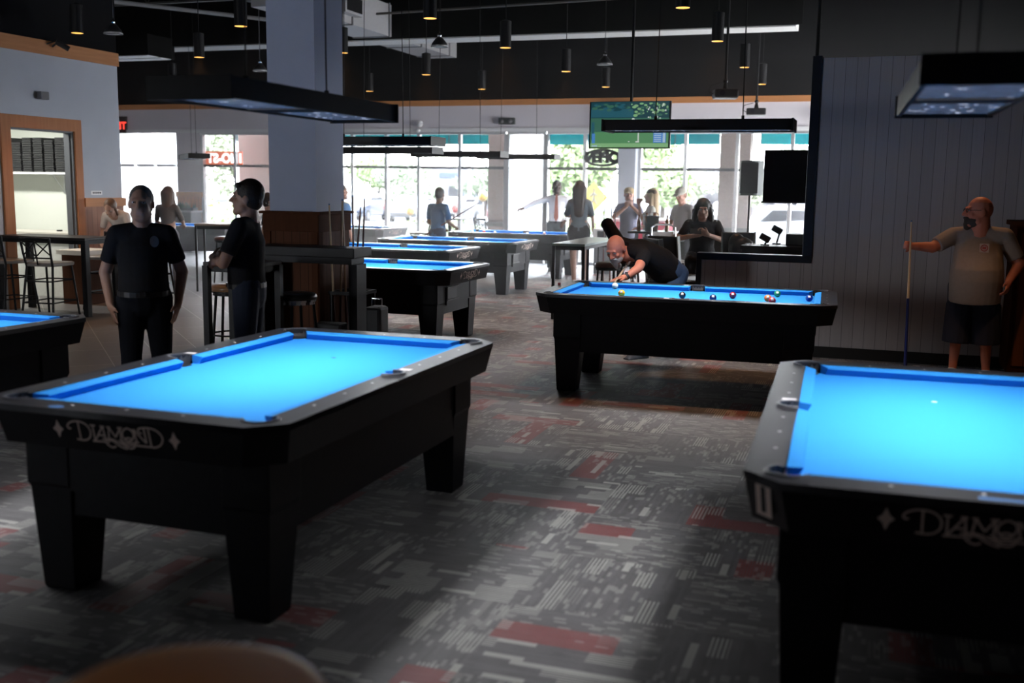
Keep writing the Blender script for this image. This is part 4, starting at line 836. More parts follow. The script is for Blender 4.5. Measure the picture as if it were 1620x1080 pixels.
# rubbish bin by the glass door, red cabinet
bn = thing('waste_bin', 'grey waste bin with swing top behind the far pool table leg', 'bin', (-4.85, 19.6, 0)); MB().b2(-.16, .16, -.16, .16, 0, .62).done('body', GPLAST, bn, bevel=.01); MB().b2(-.18, .18, -.18, .18, .62, .86).done('hood', mat('light_grey_hood', (.45, .44, .44), .5), bn, bevel=.02); MB().b2(-.09, .09, -.185, -.18, .68, .82).done('flap', BPLAST, bn)
rc = thing('cooler_chest', 'red chest cooler by the windows behind the narrow table', 'cooler', (-4.25, 20.6, 0)); MB().b2(-.65, .5, -.3, .3, .55, .98).done('body', mat('red_enamel', (.45, .03, .06), .35), rc, bevel=.02); MB().b2(-.66, .51, -.31, .31, .98, 1.03).done('lid', mat('pink_lid', (.55, .30, .32), .4), rc)
for x in (-.6, .44): MB().b2(x-.03, x+.03, -.28, .28, 0, .55).done('leg', BMETAL, rc)
# far left: console below the oak wainscot
cs = thing('side_console', 'dark low cabinet under the orange wainscot by the left window', 'cabinet', (-15.65, 21.2, 0)); MB().b2(-.42, .38, -.22, .22, 0, .92).done('body', mat('dark_grey_cabinet', (.07, .07, .08), .5), cs); MB().b2(-.44, .40, -.24, .24, .92, .96).done('top', GREYMET, cs)
pn = thing('potted_plant', 'dark leafy plants on the cabinet under the orange wainscot', 'plant', (-15.65, 21.2, .96)); m = MB()
for i in range(60): a = random.uniform(0, 6.28); r = random.uniform(0, .3); x, y = r*math.cos(a)*1.2, r*math.sin(a)*.6; m.poly([(x-.02, y, .06), (x+.02, y, .06), (x+random.uniform(-.05, .05), y-.02, random.uniform(.12, .24))])
m.done('foliage', mat('dark_leaf', (.03, .06, .02), .6), pn); m = MB(); m.b2(-.36, .36, -.1, .1, 0, .07); m.done('planter', BPLAST, pn)
# round chair back or table edge in the near foreground
m = MB(); m.lathe([(0, .985), (.16, .985), (.176, .992), (.183, 1.0), (.178, 1.008), (.165, 1.010), (0, 1.010)], n=64, cap=False)
nb = thing('round_stool', 'tan round seat at the bottom edge, nearest the camera', 'stool', (-.79, 1.04, -.025)); m.done('seat', mat('tan_seat_vinyl', (.75, .40, .13), .5, var=.05), nb, smooth=True)
m = MB(); m.cyl((0, 0, .03), (0, 0, .985), .03); m.done('post', BMETAL, nb); m = MB(); m.lathe([(0, 0), (.2, 0), (.2, .012), (.04, .035), (0, .035)], n=32, cap=False); m.done('base', BMETAL, nb)
# dark cabinet and hanging case right of the man in grey
wc_ = thing('wooden_cabinet', 'dark red-brown wooden cabinet at the right edge against the panelling', 'cabinet', (1.72, 10.35, 0)); MB().b2(-.5, .6, -.25, .28, .06, 1.36).done('carcass', DARKWOOD, wc_, bevel=.006); MB().b2(-.53, .63, -.28, .29, 1.36, 1.40).done('top', DARKWOOD, wc_)
MB().b2(-.46, .02, -.262, -.25, .12, 1.30).done('door', WAINS, wc_); MB().b2(.06, .56, -.262, -.25, .12, 1.30).done('door', WAINS, wc_)
bp_ = thing('cue_case', 'black soft cue case standing against the dark cabinet', 'cue case', (1.52, 9.90, 0)); m = MB(); m.ell((0, 0, .32), (.17, .09, .33)); m.ell((0.02, 0, .50), (.14, .08, .30)); organic(m, 'case_body', LEATHER, bp_, .012); m = MB(); m.tube([(-.13, -.09, .25), (-.15, -.11, .5), (-.12, -.09, .72)], .007, 6); m.done('zip_piping', ALU, bp_)

# ================================================================ people
V = Vector
HAIRD = mat('dark_hair', (.016, .011, .009), .5, bump=.4, scale=80); HAIRG = mat('grey_hair', (.10, .085, .07), .6, bump=.3, scale=80); BLOND = mat('blonde_hair', (.42, .30, .17), .5, bump=.4, scale=80); BRHAIR = mat('brown_hair', (.09, .05, .03), .5, bump=.4, scale=80)
SHOEM = mat('black_shoe', (.015, .015, .016), .45); EYEW = mat('eye_white', (.6, .58, .55), .3); IRIS = mat('eye_iris', (.02, .015, .01), .2); BEARD = mat('grey_beard', (.42, .40, .38), .8, bump=.4, scale=90)
def skinm(n, c): return mat('skin_'+n, c, .5, var=.10, scale=14, spec=.35)
def stand(H=1.62, sh=.19, hip=.085):
    sh *= .88; k = H/1.73; J = {}
    def p(n, x, y, z): J[n] = V((x, y, z))*k
    p('pel', 0, 0, .91); p('belly', 0, -.005, 1.06); p('chest', 0, 0, 1.26); p('neck', 0, .012, 1.43); p('head', 0, -.005, 1.585)
    for s, c in (('L', 1), ('R', -1)):
        J['hip'+s] = V((c*hip, 0, .89*k)); J['kn'+s] = V((c*(hip+.015), -.015, .48*k)); J['an'+s] = V((c*(hip+.025), .02, .075)); J['sh'+s] = V((c*sh, .012, 1.365*k)); J['el'+s] = V((c*(sh+.06), .03, 1.09*k)); J['wr'+s] = V((c*(sh+.08), -.03, .85*k))
    J['k'] = k; J['headR'] = Matrix.Identity(3); return J
def hand(m, w, d, side, grip='relaxed', sc=1.0, nrm=None):
    """palm, four bent fingers of different length, thumb. w wrist, d pointing direction, nrm back-of-hand normal, side +1/-1 where the thumb is"""
    d = V(d).normalized(); nrm = V(nrm) if nrm is not None else V((0, 0, 1)) if abs(d.z) < .8 else V((0, -1, 0)); nrm = (nrm-d*nrm.dot(d)).normalized(); lat = d.cross(nrm)*side; s = sc
    m.cap(w-d*.01, .025*s, w+d*.03*s, .027*s, wide=lat, ratio=1.15); m.cap(w+d*.022*s, .0165*s, w+d*.078*s, .015*s, wide=lat, ratio=2.55)
    curl = {'relaxed': (.35, .5, .4), 'fist': (1.25, 1.5, 1.0), 'grip': (.95, 1.15, .8), 'flat': (.05, .1, .08), 'bridge': (.25, -.1, .35)}[grip]
    for i, L in enumerate((.068, .076, .071, .056)):
        off = (.030-.020*i)*s; b = w+d*(.088-(.004 if i == 3 else 0))*s+lat*off; spr = {'bridge': .16, 'flat': .07}.get(grip, .03)*(1.5-i); u = (d+lat*spr).normalized(); ang = 0; r = (.0088, .0092, .0088, .0078)[i]*s
        for seg, (f, c) in enumerate(zip((.45, .31, .24), curl)):
            ang += c*(1+.08*i); q = u*math.cos(ang)-nrm*math.sin(ang); e = b+q*L*f*s; m.cap(b, r*(1-.08*seg), e, r*(1-.08*(seg+1)), n=8); b = e
    tb = w+d*.028*s+lat*.028*s; q1 = (d*.75+lat*.85-nrm*.3).normalized(); q2 = (d*1.0+lat*.15-nrm*(.7 if grip in ('grip', 'fist') else .25)).normalized()
    m.cap(tb, .013*s, tb+q1*.036*s, .0105*s, n=8); m.cap(tb+q1*.036*s, .0102*s, tb+q1*.036*s+q2*.032*s, .0085*s, n=8)
def person(label, loc, rz, J, skin, top, bottom, fat=0.0, rsl=None, sleeve=.62, legs='long', hair='short', hairm=None, handsp=None, vox=.010, group=None, shoes=SHOEM, untuck=.06, female=False, hsc=1.0, beard=None, hemz=None, belt=None, pants_r=1.0, slim=1.0, face=True):
    P = thing('person', label, 'person', loc, rz, group); k = J['k']; hR = J['headR']; hc = J['head']; hs = k*1.13*hsc
    side = (J['shL']-J['shR']).normalized(); f = fat
    def hp(x, y, z): return hc+hR @ (V((x, y, z))*hs)
    # ---- body
    m = MB(); m.ell(hp(0, .014, .022), V((.073, .091, .092))*hs, hR); m.ell(hp(0, -.018, -.035), V((.060, .070, .078))*hs, hR); m.cap(hp(-.018, -.060, -.088), .024*hs, hp(.018, -.060, -.088), .024*hs); m.cap(hp(-.045, -.01, -.065), .026*hs, hp(-.02, -.055, -.085), .024*hs, n=8); m.cap(hp(.045, -.01, -.065), .026*hs, hp(.02, -.055, -.085), .024*hs, n=8)
    m.cap(hp(0, -.082, .018), .009*hs, hp(0, -.104, -.018), .0125*hs, n=8); m.cap(hp(-.013, -.088, -.022), .009*hs, hp(.013, -.088, -.022), .009*hs, n=8); m.cap(hp(-.038, -.074, .030), .010*hs, hp(.038, -.074, .030), .010*hs, n=8); m.cap(hp(-.02, -.080, -.052), .0085*hs, hp(.02, -.080, -.052), .0085*hs, n=8)
    for c in (-1, 1): m.ell(hp(c*.076, .014, -.004), V((.010, .020, .031))*hs, hR, nu=10, nv=7); m.ell(hp(c*.036, -.058, -.018), V((.022, .02, .022))*hs, hR, nu=10, nv=7)
    nr = (.052 if female else .060)*k*(1+f*.5); m.cap(J['neck']-V((0, 0, .05)), nr*1.08, hp(0, .022, -.06), nr*.92)
    m.cap(J['pel'], .11*k, J['belly'], .11*k, wide=side, ratio=1.2); m.cap(J['belly'], .10*k, J['chest'], .11*k, wide=side, ratio=1.25); m.cap(J['chest'], .10*k, J['neck']-V((0, 0, .06)), .06*k, wide=side, ratio=1.3)
    for c, sd in (('L', 1), ('R', -1)):
        ar = (.85 if female else 1)*(1+f*.35)*slim; m.cap(J['sh'+c], .045*k*ar, J['el'+c], .040*k*ar); m.cap(J['el'+c], .039*k*ar, J['wr'+c], .026*k*ar)
        hd = (handsp or {}).get(c, {}); d = hd.get('d', (J['wr'+c]-J['el'+c])); hand(m, J['wr'+c], d, hd.get('thumb', sd), hd.get('grip', 'relaxed'), k*1.04, hd.get('n', None if abs(V(d).normalized().z) < .8 else V((sd, -.2, 0))))
        m.cap(J['hip'+c], .080*k, J['kn'+c], .055*k); m.cap(J['kn'+c], .054*k, J['kn'+c].lerp(J['an'+c], .35), .052*k); m.cap(J['kn'+c].lerp(J['an'+c], .35), .052*k, J['an'+c], .036*k)
    b = organic(m, 'body', skin, P, vox, 2)
    # ---- eyes
    if face:
        for c in (-1, 1):
            m = MB(); m.ell(hp(c*.030, -.074, .012), V((.0135, .008, .007))*hs, hR, nu=10, nv=7); m.mi = 1; m.ell(hp(c*.030, -.079, .012), V((.0055, .0045, .0055))*hs, hR, nu=8, nv=6); m.done('eye', [EYEW, IRIS], P, smooth=True)
    # ---- shirt
    m = MB(); w0 = (.125 if female else .135)*k; hz = J['pel'].lerp(J['hipL'].lerp(J['hipR'], .5), .5); dn = (J['pel']-J['belly']).normalized()
    bot = J['pel']+dn*(untuck-.02); fr = (side.cross(V((0, 0, 1)))); 
    def ring(c, hw, hd, ax, shift=0):
        hw *= .88; ax = ax.normalized(); dp = ax.cross(side).normalized(); n = 24; return [c+side*hw*math.cos(2*PI*i/n)+dp*(hd*math.sin(2*PI*i/n)) + dp*shift for i in range(n)]
    ax1 = J['belly']-J['pel']; ax2 = J['chest']-J['belly']; ax3 = J['neck']-J['chest']; F = V((0, -1, 0))
    dp = ax1.normalized().cross(side).normalized(); sgn = 1 if dp.dot(J.get('front', F)) > 0 else -1
    bs = sgn*f*.07
    sl = slim
    m.loft([ring(bot, (.165+f*.09)*k*sl, (.115+f*.10)*k*sl, ax1, bs*.7), ring(J['pel']+ax1*.45, (.158+f*.11)*k*sl*(.96 if female else 1), (.112+f*.13)*k*sl, ax1, bs), ring(J['belly'], (.150+f*.11)*k*sl*(.88 if female else 1), (.105+f*.14)*k*sl, ax1+ax2, bs), ring(J['belly']+ax2*.55, (.165+f*.08)*k*sl*(.93 if female else 1), (.110+f*.10)*k*sl*(1.08 if female else 1), ax2, bs*.6), ring(J['chest']+ax3*.10, (.178+f*.05)*k*sl*(.92 if female else 1), (.112+f*.05)*k*sl, ax2+ax3), ring(J['chest']+ax3*.48, (.165+f*.03)*k*(.9 if female else 1), .095*k, ax3), ring(J['chest']+ax3*.80, .105*k, .078*k, ax3), ring(J['neck']+V((0, 0, .0)), (.062 if female else .072)*k, .064*k, ax3)])
    for c in 'LR':
        ar = (.86 if female else 1)*(1+f*.3); shp = J['sh'+c]; m.cap(shp, .062*k*ar, J['chest'].lerp(J['neck'], .78)+(shp-J['chest'].lerp(J['neck'], .7))*.25, .06*k*ar); m.cap(J['chest'].lerp(J['neck'], .3)+(shp-J['chest'].lerp(J['neck'], .3))*.5, .085*k, shp, .062*k*ar)
        sl_ = sleeve if (c == 'L' or rsl is None) else rsl
        if sleeve <= 1: m.cap(shp, .064*k*ar, shp.lerp(J['el'+c], sl_), .058*k*ar, flat=True); m.ell(shp, .063*k*ar)
        else: m.cap(shp, .062*k*ar, J['el'+c], .050*k*ar); m.cap(J['el'+c], .050*k*ar, J['el'+c].lerp(J['wr'+c], .93), .037*k, flat=True)
    organic(m, 'shirt', top, P, vox*1.05, 9)
    # ---- trousers / shorts
    m = MB(); pr = (1+f*.35)*pants_r; m.cap(J['pel']-dn*.03, (.115+f*.06)*k, J['hipL'].lerp(J['hipR'], .5)+dn*.03, (.115+f*.05)*k, wide=side, ratio=1.32)
    for c in 'LR':
        m.cap(J['hip'+c], .098*k*pr, J['hip'+c].lerp(J['kn'+c], .55), .083*k*pr); e = 1.0
        if legs == 'long': m.cap(J['hip'+c].lerp(J['kn'+c], .5), .084*k*pr, J['kn'+c], .068*k*pr); m.cap(J['kn'+c], .067*k*pr, J['an'+c]-V((0, 0, .02)), .056*k*pr, flat=True)
        elif legs == 'shorts': m.cap(J['hip'+c].lerp(J['kn'+c], .4), .094*k*pr, J['kn'+c].lerp(J['an'+c], .32), .094*k*pr, flat=True)
        elif legs == 'brief': m.cap(J['hip'+c], .096*k*pr, J['hip'+c].lerp(J['kn'+c], .42), .088*k*pr, flat=True)
    organic(m, 'trousers' if legs == 'long' else 'shorts', bottom, P, vox*1.05, 3)
    if belt:
        m = MB(); c0 = J['pel']+ax1*.18; r = [ring(c0+ax1.normalized()*z, (.162+f*.105)*k*sl*1.02, (.114+f*.12)*k*sl*1.03, ax1, bs) for z in (-.018, .018)]; m.loft(r, cap=False); m.mi = 1
        bc_ = c0+J.get('front', F)*((.114+f*.12)*k*1.03+abs(bs)+.004); m.box(bc_, (.04, .008, .03)); m.done('belt', [LEATHER, CHROME], P)
    for c in 'LR':
        a = J['an'+c]; t = J.get('toe'+c, a+V((0, -.13, 0))); d = V((t.x-a.x, t.y-a.y, 0)).normalized(); m = MB(); base = V((a.x, a.y, max(a.z-.075, 0))); m.cap(base-d*.035+V((0, 0, .040)), .040, base+d*.14+V((0, 0, .030)), .030, wide=d.cross(V((0, 0, 1))), ratio=1.15); m.cap(base+V((0, 0, .075)), .040, base+d*.06+V((0, 0, .05)), .035); m.box(base+d*.055+V((0, 0, .010)), (.085, .27, .020), Matrix.Rotation(math.atan2(d.y, d.x)-PI/2, 3, 'Z')); organic(m, 'shoe', shoes, P, .012, 2)
    # ---- hair, hat
    hm = hairm or HAIRD
    if hair in ('short', 'crop'):
        g = .010 if hair == 'short' else .004; m = MB(); m.ell(hp(0, .026, .032+g), V((.078+g*.6, .086+g, .086+g))*hs, hR); m.ell(hp(0, .045, -.01), V((.072, .066, .070))*hs, hR)
        if hair == 'short': m.cap(hp(-.05, -.045, .085), .022*hs, hp(.05, -.045, .085), .022*hs)
        organic(m, 'hair', hm, P, .009, 2)
    if hair in ('long', 'longback'):
        m = MB(); m.ell(hp(0, .024, .034), V((.088, .098, .094))*hs, hR); L = .34 if hair == 'long' else .42
        m.cap(hp(0, .06, .0), .075*hs, hp(0, .085, 0)-V((0, 0, L)), .05*hs, wide=side, ratio=1.45)
        for c in (-1, 1): m.cap(hp(c*.075, .01, .02), .028*hs, hp(c*.085, .0, 0)-V((0, 0, L*.75)), .03*hs)
        organic(m, 'hair', hm, P, .010, 2)
    if hair == 'curly':
        m = MB(); m.ell(hp(0, .022, .036), V((.090, .097, .092))*hs, hR); rr = random.Random(5)
        for c in (-1, 1):
            m.cap(hp(c*.070, .0, .03), .030*hs, hp(c*.092, .005, -.09), .038*hs); m.cap(hp(c*.092, .005, -.09), .038*hs, hp(c*.105, -.01, -.22), .030*hs)
            for i in range(7): m.ell(hp(c*(.095+.018*rr.random()), .0+.03*rr.random(), -.02-.03*i), .024*hs, nu=8, nv=6)
        m.cap(hp(0, .07, .0), .078*hs, hp(0, .10, -.24), .055*hs, wide=side, ratio=1.45)
        organic(m, 'hair', hm, P, .008, 3)
    if hair == 'bun':
        m = MB(); m.ell(hp(0, .026, .034), V((.083, .092, .090))*hs, hR); m.ell(hp(0, .10, .03), .035*hs); m.cap(hp(.06, .0, .02), .02*hs, hp(.07, -.02, -.10), .015*hs); m.cap(hp(-.06, .0, .02), .02*hs, hp(-.07, -.02, -.10), .015*hs); organic(m, 'hair', hm, P, .010, 2)
    if beard:
        m = MB(); m.ell(hp(0, -.026, -.068), V((.063, .070, .050))*hs, hR); m.cap(hp(-.03, -.085, -.043), .010*hs, hp(.03, -.085, -.043), .010*hs); m.cap(hp(0, -.066, -.095), .034*hs, hp(0, -.074, -.085-beard), .014*hs); organic(m, 'beard', BEARD if beard > .056 else mat('dark_grey_beard', (.07, .055, .05), .8), P, .008, 2)
    return P
def cap_on(P, J, m_, brim=(0, -1)):
    hs = J['k']*1.13; R = J['headR']; hc = J['head']; hp = lambda x, y, z: hc+R @ (V((x, y, z))*hs)
    m = MB(); m.ell(hp(0, .012, .055), V((.086, .100, .072))*hs, R, nu=18); m.cap(hp(0, .01, .045), .088*hs, hp(0, .01, .035), .088*hs, flat=True)
    for a in (0,): m.cap(hp(-.03, -.10, .040), .018*hs, hp(.03, -.10, .040), .018*hs, wide=R @ V((0, 1, 0)), ratio=1.0); m.box(hp(0, -.125, .036), (.13*hs, .09*hs, .010), R)
    o = organic(m, 'cap', m_, P, .009, 2); return o
def J_(base, **kw):
    J = dict(base)
    for a, b in kw.items(): J[a] = V(b) if isinstance(b, (tuple, list)) else b
    return J
RX = lambda a: Matrix.Rotation(a, 3, 'X'); RZ = lambda a: Matrix.Rotation(a, 3, 'Z'); RY = lambda a: Matrix.Rotation(a, 3, 'Y')
BLK = mat('black_shirt_fabric', (.014, .0135, .015), .9, spec=.1, bump=.15, scale=40); BLKP = mat('black_trouser_fabric', (.009, .010, .014), .9, spec=.1, bump=.12, scale=40)
# A: standing, both hands in the trouser pockets
J = stand(1.62, .185); J = J_(J, elL=(.255, .06, 1.01), wrL=(.225, -.02, .80), elR=(-.255, .06, 1.01), wrR=(-.225, -.02, .80), anR=(-.11, .0, .075), anL=(.11, .03, .075), headR=RZ(-.12))
A = person('person in black polo shirt standing facing the camera, both hands in trouser pockets', (-4.77, 6.0, 0), .62, J, skinm('tan', (.36, .20, .14)), BLK, BLKP, fat=.45, sleeve=.72, hair='crop', hairm=HAIRG, vox=.008, untuck=.0, belt=True, handsp={'L': dict(d=(-.25, -.25, -1), n=(1, -.3, 0), grip='flat'), 'R': dict(d=(.25, -.25, -1), n=(-1, -.3, 0), grip='flat')})
m = MB(); m.prism([(x, y*1.3) for x, y in arc(0, 0, .030, 0, 2*PI-.4, 15)], 0, .001); e = m.done('chest_emblem', mat('grey_print', (.10, .10, .11), .6), A); e.location = (.085, -.158, 1.235); e.rotation_euler = (PI/2-.12, 0, .25)
# B: profile to the left, arms folded
J = stand(1.665, .175); J = J_(J, shL=(.17, -.015, 1.335), shR=(-.17, -.015, 1.335), elL=(.235, -.12, 1.075), elR=(-.235, -.13, 1.075), wrL=(-.03, -.27, 1.10), wrR=(.05, -.245, 1.06), headR=RX(-.06))
B = person('person in black shirt and dark jeans seen in profile, arms folded, beside the column', (-4.26, 6.52, 0), -1.24, J, skinm('tan', (.36, .20, .14)), BLK, mat('dark_denim', (.018, .024, .045), .85, bump=.15), fat=.22, sleeve=.75, hair='short', vox=.008, untuck=.0, belt=True, handsp={'L': dict(d=(-.9, .1, .1), n=(0, -1, .2)), 'R': dict(d=(.9, .05, .1), n=(0, -1, .2))})
# C: blue shirt, back three-quarter, cue
J = stand(1.60, .19); J = J_(J, neck=(0, -.03, 1.32), head=(.0, -.06, 1.48), chest=(0, -.0, 1.15), shL=(.19, -.02, 1.27), shR=(-.19, .0, 1.27), elR=(-.24, -.05, 1.0), wrR=(-.17, -.26, .93), elL=(.24, -.02, 1.0), wrL=(.12, -.25, .90), headR=RZ(.3) @ RX(.15))
Cc = person('person in blue T-shirt with back half turned, holding a cue by the windows', (-7.12, 16.75, 0), 2.75, J, skinm('brown', (.20, .11, .075)), mat('blue_tshirt', (.035, .10, .24), .8, bump=.1), mat('blue_shorts', (.02, .035, .08), .8), fat=.15, sleeve=.8, hair='crop', hairm=HAIRD, vox=.010, legs='shorts', untuck=.10, handsp={'R': dict(grip='grip'), 'L': dict(grip='grip')})
cue((-7.45, 16.75, .72), (-6.26, 16.55, 1.37), 'dark cue held slanted by the man in blue', (DW, (.09, .06, .05)), .45)
# D: white shirt and tie, arm out on a cue
J = stand(1.78, .20); J = J_(J, elR=(-.42, -.02, 1.33), wrR=(-.66, -.06, 1.21), elL=(.27, .03, 1.12), wrL=(.17, -.10, .98), headR=RZ(.1))
D = person('person in white shirt and red-brown tie, one arm stretched out resting on a cue', (-5.83, 19.65, 0), .25, J, skinm('dark', (.07, .04, .03)), mat('white_dress_shirt', (.68, .70, .74), .7, bump=.1), mat('charcoal_trousers', (.035, .042, .05), .8), fat=.1, sleeve=2, hair='crop', vox=.010, untuck=.0, belt=True, handsp={'R': dict(d=(-.9, -.1, -.1), n=(0, 0, 1), grip='grip')})
m = MB(); m.loft([[V((x*w_, y, z)) for x, y in ((-1, yy), (1, yy), (1, yy-.008), (-1, yy-.008))] for z, w_, yy in ((1.50, .018, -.085), (1.47, .022, -.095), (1.30, .030, -.140), (1.05, .042, -.150), (.98, .004, -.150))]); m.done('tie', mat('red_brown_tie', (.28, .09, .06), .6), D)
cue((-6.49, 19.84, .02), (-6.50, 19.82, 1.30), 'pale cue standing upright under the outstretched hand in white shirt', ((.4, .36, .30), (.6, .55, .45)), .45)
# E: woman from the back
J = stand(1.76, .165, .095); J = J_(J, elL=(.215, -.07, 1.17), wrL=(.10, -.24, 1.14), elR=(-.215, -.07, 1.17), wrR=(-.10, -.24, 1.16), anL=(.06, .05, .075), knL=(.085, 0, .50))
E_ = person('person with long dark hair seen from behind, grey top and black shorts', (-4.66, 17.05, 0), PI+.24, J, skinm('tan2', (.34, .20, .15)), mat('grey_blue_top', (.10, .125, .155), .8, bump=.1), mat('black_shorts', (.018, .016, .02), .8), fat=.12, sleeve=1.0, hair='longback', hairm=mat('brown_black_hair', (.03, .02, .018), .5, bump=.3, scale=60), vox=.010, legs='brief', untuck=.05, female=True, shoes=mat('pale_shoe', (.5, .48, .48), .6), handsp={'L': dict(d=(-.8, -.5, .1)), 'R': dict(d=(.8, -.5, .1))})
# F: cap, hands at the mouth
J = stand(1.66, .175); J = J_(J, elL=(.25, -.10, 1.14), wrL=(.045, -.17, 1.34), elR=(-.25, -.10, 1.14), wrR=(-.045, -.17, 1.32))
FF = person('person in tan cap and lavender-grey polo with both hands raised to the chin', (-4.0, 17.9, 0), .22, J, skinm('rose', (.42, .22, .16)), mat('lavender_polo', (.17, .17, .24), .8, bump=.1), BLKP, fat=.2, sleeve=.75, hair='crop', vox=.010, untuck=.12, handsp={'L': dict(d=(-.3, -.1, .8), n=(.3, -1, .3), grip='fist'), 'R': dict(d=(.3, -.1, .8), n=(-.3, -1, .3), grip='fist')})
cap_on(FF, J, mat('tan_cap', (.45, .33, .18), .8))
# G: blonde woman, profile left, hand at the mouth
J = stand(1.65, .155); J = J_(J, elR=(-.19, -.15, 1.12), wrR=(-.06, -.19, 1.38), elL=(.21, -.03, 1.05), wrL=(.16, -.20, 1.0))
GG = person('person with long blonde hair in profile, cream top, one hand at the mouth', (-3.45, 17.1, 0), -1.3, J, skinm('rose', (.42, .22, .16)), mat('cream_top', (.36, .35, .31), .8, bump=.1), BLKP, fat=.1, sleeve=.7, hair='longback', hairm=BLOND, vox=.010, untuck=.10, female=True, handsp={'R': dict(d=(.1, -.1, .8), n=(-1, 0, 0), grip='fist')})
m = MB(); R_ = Matrix.Identity(3); m.cap(J['head']+V((.055, .05, .06)), .05, J['head']+V((-.055, .05, .06)), .05); m.ell(J['head']+V((0, .02, .055)), (.092, .10, .075)); organic(m, 'hair_crown', BRHAIR, GG, .01, 2)
# H: grey T-shirt and cap, looking down
J = stand(1.66, .185); J = J_(J, neck=(0, -.02, 1.39), head=(0, -.07, 1.535), headR=RX(.35), elL=(.24, -.02, 1.08), wrL=(.20, -.22, .98), elR=(-.24, -.02, 1.08), wrR=(-.20, -.20, .96))
HH = person('person in grey T-shirt and light cap looking down to the left, by the windows', (-2.98, 17.5, 0), -.55, J, skinm('rose', (.42, .22, .16)), mat('light_grey_tshirt', (.26, .25, .26), .8, bump=.1), BLKP, fat=.28, sleeve=.85, hair='crop', hairm=BRHAIR, vox=.010, untuck=.12)
cap_on(HH, J, mat('pale_cap', (.42, .40, .34), .8))
# I: seated woman with a phone
J = stand(1.66, .175); z0 = .76
J = J_(J, pel=(0, 0, .78), belly=(0, -.02, .93), chest=(0, -.03, 1.10), neck=(0, -.045, 1.25), head=(0, -.085, 1.39), headR=RX(.25), hipL=(.10, -.02, .77), hipR=(-.10, -.02, .77), knL=(.13, -.42, .75), knR=(-.13, -.42, .75), anL=(.13, -.36, .38), anR=(-.10, -.34, .36), shL=(.175, -.02, 1.20), shR=(-.175, -.02, 1.20), elL=(.27, -.10, 1.00), elR=(-.28, -.12, 1.02), wrL=(.07, -.31, 1.08), wrR=(-.07, -.31, 1.07), toeL=(.13, -.50, .3), toeR=(-.10, -.48, .3))
II = person('person with dark curly hair in black T-shirt sitting and looking at a phone', (-2.02, 13.35, .0), .15, J, skinm('tan2', (.34, .20, .15)), BLK, BLKP, fat=.5, sleeve=.85, hair='curly', vox=.009, untuck=.08, female=True, handsp={'L': dict(d=(-.8, -.2, .4), n=(0, -1, -.2), grip='grip'), 'R': dict(d=(.8, -.2, .4), n=(0, -1, -.2), grip='grip')})
ph = MB(); ph.b2(-.072, .072, -.005, .005, -.036, .036); o = T('mobile_phone', ph, BPLAST, 'black mobile phone held in both hands by the seated woman', 'phone', bevel=.004); o.location = (-2.05, 13.02, 1.12); o.rotation_euler = (-.5, 0, -.1)
# J: bald player bending over the table (joints in room space relative to the feet)
O = V((-1.98, 9.75, 0)); g = lambda x, y, z: V((x, y, z))-O
Jb = dict(k=.98, front=V((-.3, -.8, -.4)), pel=g(-1.80, 9.92, .86), belly=g(-1.87, 9.83, .96), chest=g(-2.03, 9.70, 1.04), neck=g(-2.17, 9.62, 1.08), head=g(-2.235, 9.50, 1.075), headR=RZ(-.28) @ RX(.62),
    hipL=g(-1.72, 9.92, .83), hipR=g(-1.88, 9.98, .83), knL=g(-1.82, 9.72, .45), knR=g(-1.80, 10.12, .44), anL=g(-2.04, 9.86, .075), anR=g(-1.74, 10.30, .075), toeL=g(-2.16, 9.70, .03), toeR=g(-1.9, 10.18, .03),
    shL=g(-1.97, 9.52, 1.02), shR=g(-2.28, 9.80, 1.12), elL=g(-1.985, 9.36, .915), wrL=g(-2.085, 9.275, .835), elR=g(-2.44, 9.98, 1.29), wrR=g(-2.24, 9.95, 1.03))
JJ = person('person bending over the table to shoot, bald with grey beard, black T-shirt and jeans', O, 0, Jb, skinm('ruddy', (.60, .215, .14)), BLK, mat('blue_jeans', (.05, .09, .18), .85, bump=.15), fat=.35, sleeve=.62, rsl=1.08, hair='none', beard=.06, vox=.007, untuck=.02, shoes=mat('grey_sneaker', (.07, .08, .10), .6), handsp={'L': dict(d=(-.75, -.65, -.12), n=(-.1, 0, 1), grip='bridge', thumb=-1), 'R': dict(d=(.1, -.1, -1), n=(-1, .2, 0), grip='grip')})
m = MB(); w0 = Jb['wrL'].lerp(Jb['elL'], .12); d = (Jb['wrL']-Jb['elL']).normalized(); m.cyl(w0-d*.012, w0+d*.012, .032, n=16); m.box(w0+V((0, 0, .033)), (.03, .03, .01)); m.done('wristwatch', BPLAST, JJ)
cue((-2.215, 10.25, .985), (-2.13, 9.03, .80), 'cue in the hands of the bending player aimed at the white ball', (DW, (.55, .45, .36)), .45)
